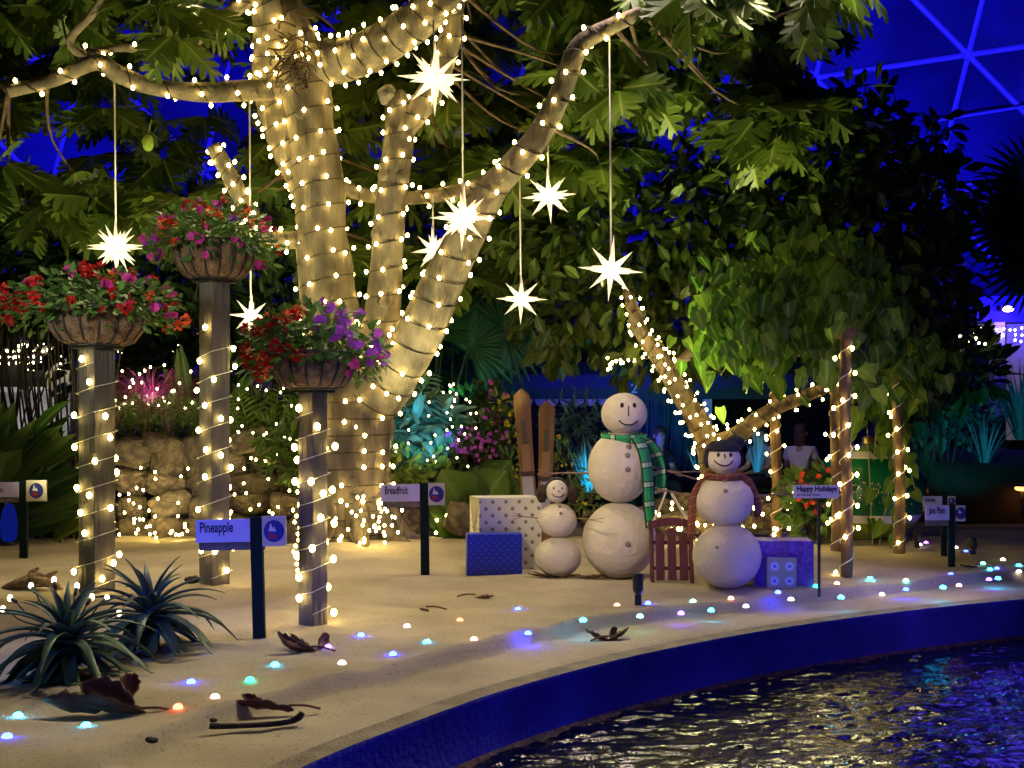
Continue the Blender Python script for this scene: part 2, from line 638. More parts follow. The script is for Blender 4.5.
def build_sand():
    global M_SAND
    m = mat('sand', (0.50, 0.43, 0.33), 0.95, (0.38, 0.32, 0.24), 1.6, 0.35, 160.0, spec=0.15)
    M_SAND = m
    nt = m.node_tree
    # darker grit flecks in the sand
    b = nt.nodes['Principled BSDF']
    src = b.inputs['Base Color'].links[0].from_socket
    nz = nt.nodes.new('ShaderNodeTexNoise')
    nz.inputs['Scale'].default_value = 55
    nz.inputs['Detail'].default_value = 3
    rp = nt.nodes.new('ShaderNodeValToRGB')
    rp.color_ramp.elements[0].position = 0.25
    rp.color_ramp.elements[0].color = (0.55, 0.5, 0.45, 1)
    rp.color_ramp.elements[1].position = 0.42
    mx = nt.nodes.new('ShaderNodeMix')
    mx.data_type = 'RGBA'
    mx.blend_type = 'MULTIPLY'
    mx.inputs['Factor'].default_value = 1.0
    tc = nt.nodes.new('ShaderNodeTexCoord')
    nt.links.new(tc.outputs['Object'], nz.inputs['Vector'])
    nt.links.new(nz.outputs['Fac'], rp.inputs['Fac'])
    nt.links.new(src, mx.inputs['A'])
    nt.links.new(rp.outputs['Color'], mx.inputs['B'])
    nt.links.new(mx.outputs['Result'], b.inputs['Base Color'])
    ys = list(np.arange(1.6, 6, 0.045)) + list(np.arange(6, 11, 0.06)) + list(np.arange(11, 15.01, 0.12))
    nu = 170
    vs, fs = [], []
    for y in ys:
        xr = min(rim_x(y) - 0.12, 13.0)
        for i in range(nu + 1):
            u = 1 - (i / nu)
            x = xr - (xr + 9.0) * (0.35 * u + 0.65 * u * u) if xr > -8 else xr
            vs.append((x, y, gz(x, y)))
    w = nu + 1
    for j in range(len(ys) - 1):
        for i in range(nu):
            a = j * w + i
            fs.append((a, a + 1, a + w + 1, a + w))
    b_ = MB()
    b_.add(vs, fs)
    o = b_.build('floor', m)
    tag(o, kind='structure')
    # dark soil behind the sand
    g = MB()
    g.add([(-40, 14.6, 0.015), (40, 14.6, 0.015), (40, 45, 0.015), (-40, 45, 0.015)], [(0, 1, 2, 3)])
    g.build('floor_soil', mat('dark_soil', (0.035, 0.028, 0.02), 0.95, (0.02, 0.015, 0.012), 3.0, 0.5, 20), None, False)['kind'] = 'structure'


def offset_curve(d):
    out = []
    for i in range(len(RIMP)):
        t = RIMP[min(i + 1, len(RIMP) - 1)] - RIMP[max(i - 1, 0)]
        t = t / np.linalg.norm(t)
        out.append(RIMP[i] + np.array((-t[1], t[0])) * d)
    return out


def build_pool():
    # stone rim on top of the wall
    a, b = offset_curve(0.0), offset_curve(0.18)
    vs, fs = [], []
    for i in range(len(RIMP)):
        vs += [(a[i][0], a[i][1], 0.0), (b[i][0], b[i][1], 0.006)]
    for i in range(len(RIMP) - 1):
        fs.append((2 * i, 2 * i + 2, 2 * i + 3, 2 * i + 1))
    r = MB()
    r.add(vs, fs)
    r.build('trim_1', mat('rim_stone', (0.30, 0.26, 0.20), 0.9, (0.19, 0.16, 0.12), 7, 0.6, 60), None)['kind'] = 'structure'
    vs, fs = [], []
    prof = [(0.0, 0.0), (-0.004, -0.012), (0.0, -0.03), (0.004, -0.15), (0.0, -0.26), (-0.01, -0.285), (0.0, -0.5)]
    for i in range(len(RIMP)):
        for d, z in prof:
            t = b[i] - a[i]
            q = a[i] + t / 0.18 * d
            vs.append((q[0], q[1], z))
    n = len(prof)
    for i in range(len(RIMP) - 1):
        for k in range(n - 1):
            o = i * n + k
            fs.append((o, o + 1, o + n + 1, o + n))
    w = MB()
    w.add(vs, fs)
    m = mat('blue_lit_concrete', (0.06, 0.07, 0.40), 0.75, (0.03, 0.035, 0.24), 2.2, 0.4, 30)  # blue of the pool light is put into the concrete's colour
    w.build('wall_pool', m, None)['kind'] = 'structure'
    # stained waterline ledge
    vs, fs = [], []
    cc = offset_curve(-0.035)
    for i in range(len(RIMP)):
        vs += [(a[i][0], a[i][1], -0.275), (cc[i][0], cc[i][1], -0.292), (cc[i][0], cc[i][1], -0.34)]
    for i in range(len(RIMP) - 1):
        o = 3 * i
        fs += [(o, o + 1, o + 4, o + 3), (o + 1, o + 2, o + 5, o + 4)]
    l_ = MB()
    l_.add(vs, fs)
    l_.build('trim_2', mat('rusty_waterline', (0.22, 0.12, 0.07), 0.8, (0.06, 0.04, 0.05), 14, 0.8, 40), None)['kind'] = 'structure'
    # water
    m = bpy.data.materials.new('dark_water')
    m.use_nodes = True
    nt = m.node_tree
    p = nt.nodes['Principled BSDF']
    p.inputs['Base Color'].default_value = (0.002, 0.0025, 0.004, 1)
    p.inputs['Roughness'].default_value = 0.02
    p.inputs['IOR'].default_value = 1.33
    setin(p, 'Specular IOR Level', 0.9)
    tc = nt.nodes.new('ShaderNodeTexCoord')
    mp = nt.nodes.new('ShaderNodeMapping')
    mp.inputs['Scale'].default_value = (1.0, 2.2, 1.0)
    mp.inputs['Rotation'].default_value = (0, 0, 0.25)
    nt.links.new(tc.outputs['Object'], mp.inputs['Vector'])
    nz = nt.nodes.new('ShaderNodeTexNoise')
    nz.inputs['Scale'].default_value = 45
    nz.inputs['Detail'].default_value = 2
    nt.links.new(mp.outputs['Vector'], nz.inputs['Vector'])
    bp = nt.nodes.new('ShaderNodeBump')
    bp.inputs['Strength'].default_value = 0.35
    bp.inputs['Distance'].default_value = 0.01
    nt.links.new(nz.outputs['Fac'], bp.inputs['Height'])
    nt.links.new(bp.outputs['Normal'], p.inputs['Normal'])
    xs = np.concatenate([np.arange(-3, -0.6, 0.15), np.arange(-0.6, 4.8, 0.019), np.arange(4.8, 13, 0.25)])
    ys = np.concatenate([np.arange(-2, 3.6, 0.15), np.arange(3.6, 9.4, 0.013), np.arange(9.4, 12, 0.2)])
    vs = []
    for y in ys:
        for x in xs:
            fx, fy = x * 0.97 + y * 0.25, y * 0.97 - x * 0.25
            z = 0.020 * mnoise.noise(Vector((fx * 2.6, fy * 4.5, 0.3)))
            q = mnoise.noise(Vector((fx * 5.5 + 2 * z * 40, fy * 13.0, 4.0)))
            z += 0.018 * (1 - abs(q)) + 0.0085 * mnoise.noise(Vector((fx * 10, fy * 24, 7.0))) + 0.003 * mnoise.noise(Vector((fx * 26, fy * 50, 2.0)))
            vs.append((x, y, -0.315 + z))
    w_ = len(xs)
    fs = [(j_ * w_ + i_, j_ * w_ + i_ + 1, (j_ + 1) * w_ + i_ + 1, (j_ + 1) * w_ + i_) for j_ in range(len(ys) - 1) for i_ in range(w_ - 1)]
    q = MB()
    q.add(vs, fs)
    q.build('water', m, None, True)['kind'] = 'structure'


build_sand()
build_pool()


# ------------------------------------------------------------------ the dome
def build_dome():
    C, R = Vector((0, 8, -6)), 31.0

    def hit(px, py):
        d = Vector(((px - 512) / F, 1.0, (HZ - py) / F))
        o = Vector((0, 0, CH)) - C
        d.normalize()
        b = o.dot(d)
        return Vector((0, 0, CH)) + d * (-b + math.sqrt(b * b - o.length_squared + R * R))

    A = Vector((968, 55))
    a, b = Vector((-36, 142)), Vector((-153, 23))
    N = {}
    for i in range(-7, 5):
        for j in range(-4, 12):
            q = A + a * i + b * j
            if -700 < q.x < 1750 and -900 < q.y < 500:
                N[(i, j)] = hit(q.x, q.y)
    pan, tr = MB(), MB()
    mp = mat('dome_panel', (0.10, 0.10, 0.45), 0.6, (0.02, 0.02, 0.12), 0.25, 0.0)
    ms = mat('dome_strut', (0.55, 0.5, 0.95), 0.5)

    def bulge(p, q, r):
        c = (p + q + r) / 3
        out = (c - C).normalized()
        c2 = c + out * 0.55
        es = []
        for u, v in ((p, q), (q, r), (r, p)):
            es.append((u + v) / 2 + ((u + v) / 2 - C).normalized() * 0.12)
        vs = [p, es[0], q, es[1], r, es[2], c2]
        pan.add(vs, [(6, (k + 1) % 6, k) for k in range(6)])

    for (i, j), p in N.items():
        for (di, dj) in ((1, 0), (0, 1), (1, -1)):
            q = N.get((i + di, j + dj))
            if q:
                tr.tube([p, q], 0.075, 6, False)
        q, r, s = N.get((i + 1, j)), N.get((i, j + 1)), N.get((i + 1, j - 1))
        if q and r:
            bulge(p, q, r)
        if q and s:
            bulge(p, s, q)
        tr.ball(p, 0.16, 8, 6)
    # bracing cables running inside the shell
    for u, v in (((930, 121), (1030, 105)), ((935, 187), (1040, 176))):
        tr.tube([hit(*u) * 0.985, hit(*v) * 0.985], 0.035, 6, False)
    pan.build('ceiling', mp, None, True)['kind'] = 'structure'
    tr.build('ceiling_struts', ms, None, False)['kind'] = 'structure'


build_dome()


# ------------------------------------------------------------------ fairy lights
def bulb_proto(r, name, m):
    b = MB()
    b.ball((0, 0, 0), (r, r, r * 1.25), 8, 6)
    o = b.build(name, m)
    return o


_protos = {}


def light_string(label, cords, bulbs, br=0.019, cord_mat=None, cord_r=0.006, bm=None, base=None, group=None):
    """a string: one cord mesh, each bulb a part (copies share one mesh)"""
    base = Vector(base) if base is not None else Vector(cords[0][0])
    t = thing('light_string', label, 'fairy lights', base, 0, group)
    c = MB()
    for pts in cords:
        c.tube([Vector(p) - base for p in pts], cord_r, 5)
    c.build('cord', cord_mat or M_CORD, t)
    key = (br, (bm or M_BULB).name)
    if key not in _protos:
        p = MB()
        p.ball((0, 0, 0), (br, br, br * 1.25), 8, 6)
        me = bpy.data.meshes.new('bulb')
        me.from_pydata(p.v, [], p.f)
        me.materials.append(bm or M_BULB)
        me.polygons.foreach_set('use_smooth', [True] * len(me.polygons))
        _protos[key] = me
    me = _protos[key]
    bulbs = bulbs[:100]
    for q in bulbs:
        o = bpy.data.objects.new('bulb', me)
        COL.objects.link(o)
        o.parent = t
        o.location = Vector(q) - base
    return t


def wrap(path, radii, pitch, spacing, off=0.02, jit=0.3, phase=0.0, start=0.0):
    """helix of cord around a limb; returns cord points and bulb places"""
    pts = [Vector(p) for p in path]
    fr = frames(pts)
    S = [0.0]
    for i in range(1, len(pts)):
        S.append(S[-1] + (pts[i] - pts[i - 1]).length)
    total = S[-1]
    cord, bulbs = [], []
    s, nextb, run, prev, ang = start, spacing * 0.5, 0.0, None, phase
    i = 0
    while s < total:
        while i < len(S) - 2 and S[i + 1] < s:
            i += 1
        t = (s - S[i]) / max(1e-6, S[i + 1] - S[i])
        c = pts[i].lerp(pts[i + 1], t)
        r = radii[i] + (radii[i + 1] - radii[i]) * t
        n, b = fr[i]
        out = n * math.cos(ang) + b * math.sin(ang)
        p = c + out * (r * 1.04 + 0.006)
        cord.append(p)
        if prev is not None:
            run += (p - prev).length
            if run >= nextb:
                bulbs.append(c + out * (r * 1.04 + off + 0.016 + 0.012 * rnd.random()) + (pts[i + 1] - pts[i]).normalized() * rnd.uniform(-0.03, 0.03))
                nextb += spacing * rnd.uniform(1 - jit, 1 + jit)
        prev = p
        ang += 2 * PI / 14
        s += pitch / 14
    return cord, bulbs


# ------------------------------------------------------------------ the breadfruit tree
TB = onsand(*TREE_XY)
PXM = 12.0 / F      # metres per photo pixel at the tree
LIMBS = {}


def limb(key, knots, sub=6):
    """knots: (px, py, Y, radius in px)"""
    pts = [P(a, b, Y) for a, b, Y, r in knots]
    rad = [r * Y / F for a, b, Y, r in knots]
    p, r = smooth_path(pts, rad, sub)
    LIMBS[key] = (p, r)
    return p, r


limb('trunk', [(347, 566, 12.0, 58), (347, 545, 12.0, 47), (348, 500, 12.0, 43), (350, 440, 12.0, 42), (352, 400, 12.0, 42), (350, 372, 12.0, 36)])
limb('stem', [(350, 400, 12.0, 36), (336, 345, 12.0, 31), (328, 290, 12.0, 28), (322, 230, 12.0, 25), (317, 170, 12.0, 24.5),
              (308, 110, 12.0, 25), (300, 65, 12.0, 26), (285, 20, 12.0, 22), (272, -40, 12.1, 18), (262, -110, 12.2, 12)])
limb('stem_left', [(318, 225, 12.15, 12), (300, 180, 12.1, 15), (280, 130, 12.0, 16), (270, 85, 12.0, 18), (272, 40, 11.9, 18), (262, -5, 11.7, 15), (235, -70, 11.5, 10)])
limb('upper', [(300, 62, 12.0, 22), (345, 60, 11.8, 21), (385, 42, 11.6, 20), (425, 14, 11.4, 19), (455, -20, 11.2, 16), (490, -80, 11.0, 12)])
limb('middle', [(358, 395, 12.0, 24), (380, 330, 11.9, 19), (386, 270, 11.8, 16.5), (391, 200, 11.7, 15.5), (399, 140, 11.7, 15), (398, 104, 11.7, 13), (396, 98, 11.7, 8)])
limb('fork', [(400, 135, 11.7, 12), (420, 108, 11.7, 12), (436, 80, 11.7, 12), (450, 40, 11.7, 11), (456, 0, 11.7, 10), (470, -60, 11.6, 8)])
limb('right', [(355, 410, 11.95, 34), (385, 380, 11.8, 29), (413, 345, 11.6, 24), (440, 290, 11.4, 21), (464, 240, 11.2, 18.5), (494, 188, 11.0, 15),
               (535, 142, 10.8, 12.5), (561, 92, 10.7, 11), (580, 46, 10.6, 10), (612, 26, 10.5, 8), (642, 12, 10.4, 6)])
limb('cross', [(335, 185, 12.0, 7), (365, 195, 12.2, 7), (410, 198, 12.3, 7), (470, 188, 12.3, 7), (515, 160, 12.2, 6), (545, 120, 12.2, 4)])
limb('stub', [(315, 238, 12.0, 10), (285, 240, 11.9, 8.5), (262, 232, 11.8, 8.5), (247, 210, 11.7, 9), (232, 180, 11.6, 8.5), (213, 145, 11.5, 7.5)])
limb('left', [(298, 92, 12.0, 15), (258, 90, 11.8, 11), (200, 92, 11.6, 9.5), (150, 86, 11.4, 8.5), (118, 74, 11.3, 9), (96, 62, 11.2, 8), (55, 80, 11.1, 6.5), (8, 92, 11.0, 6)])
limb('upper_left', [(268, -20, 11.7, 9), (240, 6, 11.6, 7), (200, 36, 11.5, 7), (165, 50, 11.4, 6.5), (125, 48, 11.3, 4), (80, 52, 11.2, 2.5)])
limb('thin_left', [(96, 64, 11.2, 6), (70, 42, 11.1, 4), (95, 10, 11.0, 4), (115, -30, 11.0, 3)])


def blocked_gap(px, py):
    """openings in the crown through which the dome shows"""
    for gx, gy, rx, ry in ((45, 140, 40, 45), (12, 205, 22, 16), (685, 122, 50, 42), (826, 72, 16, 22), (70, 95, 16, 14), (225, 108, 18, 10), (930, 80, 90, 110)):
        if ((px - gx) / rx) ** 2 + ((py - gy) / ry) ** 2 < 1:
            return True
    return False


def build_tree():
    t = thing('breadfruit_tree', 'big pale-barked breadfruit tree with large lobed leaves, wrapped in fairy lights', 'tree', TB)
    for k in ('trunk', 'stem', 'stem_left', 'upper', 'middle', 'fork', 'right', 'cross', 'stub', 'left', 'upper_left', 'thin_left'):
        p, r = LIMBS[k]
        b = MB()
        b.tube(p, r, 18, True, 0.12 if k in ('trunk', 'stem') else 0.08)
        if k == 'trunk':
            # root flare
            for i in range(9):
                a = i * 2 * PI / 9 + 0.2
                d = Vector((math.cos(a), math.sin(a), 0))
                b.tube([TB + d * 0.25 + Vector((0, 0, 0.55)), TB + d * 0.44 + Vector((0, 0, 0.22)), TB + d * 0.62 + Vector((0, 0, 0.02)), TB + d * 0.85 + Vector((0, 0, -0.06))],
                       [0.16, 0.13, 0.08, 0.03], 8)
        if k in ('stem', 'middle', 'trunk'):
            # knots and stubs of lost branches
            for q in range(4):
                i = rnd.randrange(2, len(p) - 4)
                a = rnd.uniform(-0.9, 0.9)
                n, bb = frames(p)[i]
                o = n * math.cos(a) + bb * math.sin(a)
                b.tube([p[i] + o * r[i] * 0.9, p[i] + o * (r[i] + 0.02)], [0.09, 0.05], 8)
        keep(b.build('trunk' if k == 'trunk' else 'limb', M_BARK, t), t)
    # sawn face of the broken middle limb
    p, r = LIMBS['middle']
    b = MB()
    b.tube([p[-1] + Vector((-0.06, -0.02, -0.02)), p[-1] + Vector((-0.10, -0.10, 0.06))], [0.10, 0.09], 12)
    keep(b.build('branch_stub', mat('grey_stub', (0.22, 0.19, 0.15), 0.9, (0.1, 0.09, 0.07), 12, 0.6, 30), t), t)
    # tangle of dry roots and fibre in the crotch
    b = MB()
    for i in range(46):
        a = P(rnd.gauss(292, 9), rnd.gauss(60, 16), 11.68)
        q = a + Vector((rnd.uniform(-.25, .25), rnd.uniform(-.03, .03), rnd.uniform(-.3, .12)))
        m_ = a.lerp(q, 0.5) + Vector((rnd.uniform(-.08, .08), -0.05, rnd.uniform(-.06, .06)))
        pp, _ = smooth_path([a, m_, q], None, 4)
        b.tube(pp, rnd.uniform(0.004, 0.012), 5)
    o = keep(b.build('root_fibres', M_TWIG, t), t)
    o['kind'] = 'stuff'
    # crown: rosettes of lobed leaves on twigs
    tips = []
    regs = [(34, 320, 580, 40, 270, 13.4, 15.2), (85, -60, 285, -60, 225, 12.6, 15.0), (60, 285, 470, -60, 320, 13.0, 15.0), (60, 440, 660, -60, 190, 12.4, 14.5),
            (50, 560, 830, -60, 110, 11.4, 13.5), (16, 690, 820, 100, 150, 11.4, 12.6), (9, 640, 870, -60, 20, 9.6, 10.6),
            (8, -50, 200, 120, 225, 11.6, 12.4), (12, -60, 240, -60, 40, 10.8, 11.6)]
    for n, x0, x1, y0, y1, Y0, Y1 in regs:
        k = 0
        while k < n:
            px, py = rnd.uniform(x0, x1), rnd.uniform(y0, y1)
            k += 1
            if blocked_gap(px, py) or (py > 200 and 250 < px < 470 and rnd.random() < 0.6):
                continue
            tips.append(P(px, py, rnd.uniform(Y0, Y1)))
    lv, tw = Leaves(), MB()
    anchors = [(q, rr) for k in ('stem', 'upper', 'fork', 'right', 'left', 'upper_left', 'stem_left') for q, rr in zip(*LIMBS[k])]
    for c in tips:
        n = rnd.randint(6, 9)
        a0 = rnd.uniform(0, 2 * PI)
        for i in range(n):
            a = a0 + i * 2.4
            el = rnd.uniform(-1.3, 0.3)
            d = Vector((math.cos(a), math.sin(a), el)).normalized()
            L = rnd.uniform(0.38, 0.62)
            lv.add(LOBED, c + d * 0.06, d, Vector((0, -0.8, 0.75)) + rdir() * 0.6, L, rnd.uniform(0.85, 1.15))
        q, rr = min(anchors, key=lambda s: (s[0] - c).length_squared)
        if (q - c).length < 2.2 and rnd.random() < 0.45:
            mid = q.lerp(c, 0.55) + Vector((rnd.uniform(-0.2, 0.2), rnd.uniform(-0.1, 0.2), rnd.uniform(-0.25, 0.1)))
            pp, rd = smooth_path([q, mid, c], [min(rr, 0.022), 0.013, 0.008], 5)
            tw.tube(pp, rd, 6)
    lv.build('foliage', leafmat('breadfruit_leaf', (0.035, 0.075, 0.012), (0.115, 0.17, 0.022), (0.28, 0.34, 0.09), 0.3), t)
    keep(tw.build('twigs', M_TWIG, t), t)
    for px, py, Y in ((148, 143, 11.6), (26, 178, 11.8)):
        b = MB()
        c = P(px, py, Y)
        b.ball(c, (0.06, 0.06, 0.085), 12, 8)
        b.tube([c + Vector((0, 0, 0.08)), c + Vector((0.03, 0.02, 0.24))], 0.008, 5)
        keep(b.build('fruit', mat('green_fruit', (0.20, 0.30, 0.03), 0.6, None, 6, 0.4, 60), t), t)
    return t


build_tree()
for k, pitch, sp, lab in (
        ('trunk', 0.17, 0.22, 'fairy lights wound thickly around the foot of the big tree trunk'),
        ('stem', 0.25, 0.23, 'fairy lights wound up the thick main stem of the big tree'),
        ('stem_left', 0.18, 0.20, 'fairy lights on the leaning stem just left of the main stem'),
        ('upper', 0.19, 0.22, 'fairy lights around the thick upper limb that rises right from the crotch'),
        ('middle', 0.27, 0.24, 'fairy lights around the straight middle limb with the sawn-off top'),
        ('fork', 0.22, 0.2, 'fairy lights around the slim limb rising behind the largest star'),
        ('right', 0.25, 0.22, 'fairy lights around the long limb that sweeps up to the right'),
        ('cross', 0.25, 0.16, 'fairy lights along the thin level branch crossing behind the middle limb'),
        ('stub', 0.16, 0.14, 'fairy lights around the short sawn limb above the middle flower basket'),
        ('left', 0.34, 0.22, 'fairy lights along the long level limb reaching out left'),
        ('upper_left', 0.4, 0.2, 'fairy lights along the thin topmost branch at upper left')):
    p, r = LIMBS[k]
    cord, bl = wrap(p, r, pitch, sp * (0.95 if k != 'stem_left' else 0.75), 0.006)
    bl = [q for q in bl if q.z < 5.6]
    while len(bl) > 100:
        bl = [q for i, q in enumerate(bl) if i % 10 != 3]
    light_string('string of ' + lab, [cord], bl, base=cord[0])


# ------------------------------------------------------------------ hanging stars
def star_mesh(r, seed):
    R = random.Random(seed)
    b = MB()
    dirs = []
    for a in (-1, 0, 1):
        for q in (-1, 0, 1):
            for w in (-1, 0, 1):
                if (a, q, w) != (0, 0, 0):
                    dirs.append(Vector((a, q, w)))
    rot = Quaternion((0, 0, 1), R.uniform(-0.35, 0.35)) @ Quaternion((1, 0, 0), R.uniform(-0.12, 0.12)) @ Quaternion((0, 1, 0), R.uniform(-0.1, 0.1))
    for d in dirs:
        n1 = abs(d.x) + abs(d.y) + abs(d.z)
        d = (rot @ d).normalized()
        x = d.orthogonal().normalized()
        y = d.cross(x)
        core, w = r * 0.20, r * 0.115
        L = r * (1.08, 0.95, 0.78)[int(n1) - 1] * R.uniform(0.95, 1.05)
        vs = []
        for k in range(4):
            a = k * PI / 2 + 0.4
            vs.append(d * core + (x * math.cos(a) + y * math.sin(a)) * w)
        vs.append(d * L)
        b.add(vs, [(0, 1, 4), (1, 2, 4), (2, 3, 4), (3, 0, 4)])
    return b


def star_material():
    m = bpy.data.materials.new('star_plastic')
    m.use_nodes = True
    nt = m.node_tree
    nt.nodes.remove(nt.nodes['Principled BSDF'])
    tr = nt.nodes.new('ShaderNodeBsdfTranslucent')
    tr.inputs[0].default_value = (0.95, 0.88, 0.72, 1)
    df = nt.nodes.new('ShaderNodeBsdfDiffuse')
    df.inputs[0].default_value = (0.9, 0.85, 0.72, 1)
    mx = nt.nodes.new('ShaderNodeMixShader')
    mx.inputs[0].default_value = 0.4
    nt.links.new(tr.outputs[0], mx.inputs[1])
    nt.links.new(df.outputs[0], mx.inputs[2])
    em = nt.nodes.new('ShaderNodeEmission')
    em.inputs[0].default_value = (1.0, 0.82, 0.55, 1)
    em.inputs[1].default_value = 0.5
    ad = nt.nodes.new('ShaderNodeAddShader')
    nt.links.new(mx.outputs[0], ad.inputs[0])
    nt.links.new(em.outputs[0], ad.inputs[1])
    nt.links.new(ad.outputs[0], nt.nodes['Material Output'].inputs['Surface'])
    return m


M_STAR = star_material()
STARS = [(116, 247, 29, 11.4, 78, 'lit white paper star hanging far left, beside the left flower basket'),
         (183, 2, 23, 11.4, -70, 'lit white star cut off by the top edge, highest of the stars'),
         (251, 316, 22, 11.6, 95, 'small lit star behind and between the middle and right flower baskets'),
         (435, 78, 35, 11.0, 20, 'largest lit white star, hanging in front of the slim forked limb'),
         (463, 218, 32, 10.9, -40, 'big lit star on a long cord overlapping the right limb'),
         (434, 250, 23, 11.9, 195, 'lit star half hidden behind the big star at the right limb'),
         (549, 196, 27, 10.8, 122, 'lit star hanging under the outer end of the right limb'),
         (521, 299, 24, 11.0, 158, 'small lit star hanging lowest on the right, left of the lone long-corded one'),
         (611, 270, 31, 10.5, 32, 'lit star alone on a long cord in front of dark foliage')]
for i, (px, py, r, Y, ty, lab) in enumerate(STARS):
    c = P(px, py, Y)
    t = thing('star_lantern', lab, 'star light', c, 0, 'lit stars hanging from the breadfruit tree')
    star_mesh(r * Y / F, i + 3).build('star_body', M_STAR, t, False)
    b = MB()
    top = P(px - 1.5, ty, Y)
    b.tube([Vector((0, 0, r * Y / F * 0.2)), top - c], 0.009, 6)
    b.build('hanging_cord', M_CORDW, t)
    b = MB()
    b.ball((0, 0, 0), 0.03, 10, 8)
    b.build('lamp', glow('star_lamp', (1.0, 0.86, 0.6), 110.0), t)


# ------------------------------------------------------------------ flower posts and baskets
M_POST = mat('weathered_post', (0.16, 0.14, 0.11), 0.8, (0.07, 0.065, 0.06), 6, 0.6, 30, stretch=(1, 1, 0.15))
M_LINER = mat('coco_liner', (0.30, 0.19, 0.11), 0.95, (0.15, 0.09, 0.05), 14, 1.0, 60)
M_IRON = mat('black_iron', (0.02, 0.02, 0.022), 0.5)


def blossom_mesh(kind, seed):
    R = random.Random(seed)
    L = Leaves()
    if kind == 'red':
        for i in range(26):
            d = Vector((R.gauss(0, 1), R.gauss(0, 1), R.gauss(0.4, 1))).normalized()
            L.add(SMALL, d * 0.018, d + Vector((R.uniform(-.5, .5), R.uniform(-.5, .5), R.uniform(-.5, .5))), Vector((0, 0, 1)), R.uniform(0.022, 0.036), 1.5)
    else:
        for i in range(3):
            c = Vector((R.uniform(-.03, .03), R.uniform(-.03, .03), R.uniform(-.02, .02)))
            ax = Vector((R.uniform(-.6, .6), -1, R.uniform(-.2, .8))).normalized()
            x = ax.orthogonal().normalized()
            y = ax.cross(x)
            for k in range(5):
                a = k * 2 * PI / 5
                L.add(SMALL, c, x * math.cos(a) + y * math.sin(a) + ax * 0.3, ax, 0.034, 1.6)
    return L


FLM = {}
for nm, cs in (('red', ((0.42, 0.006, 0.012), (0.66, 0.015, 0.02))), ('magenta', ((0.46, 0.02, 0.22), (0.72, 0.07, 0.40))), ('violet', ((0.30, 0.04, 0.50), (0.50, 0.10, 0.66))), ('coral', ((0.75, 0.08, 0.02), (0.85, 0.2, 0.03)))):
    m_ = leafmat('petal_' + nm, cs[0], cs[1], cs[0], 0.2, 0.6)
    FLM[nm] = []
    for sd in range(3):
        o_ = blossom_mesh('red' if nm in ('red', 'coral') else 'pink', sd * 7 + len(nm)).build('blossom', m_)
        FLM[nm].append(o_.data)
        bpy.data.objects.remove(o_)


def flower_post(px, base_py, top_py, side, rz, lab):
    Y = CH * F / (base_py - HZ)
    p = G(px, base_py)
    h = P(px, top_py, p.y).z - p.z
    t = thing('flower_post', lab, 'post', p, rz)
    b = MB()
    s = side / 2
    b.box((-s, -s, -0.1), (s, s, h))
    b.build('shaft', M_POST, t, False, bevel=0.006)
    b = MB()
    b.box((-s * 1.5, -s * 1.5, h), (s * 1.5, s * 1.5, h + 0.02))
    b.build('top_plate', M_IRON, t, False)
    return p, h


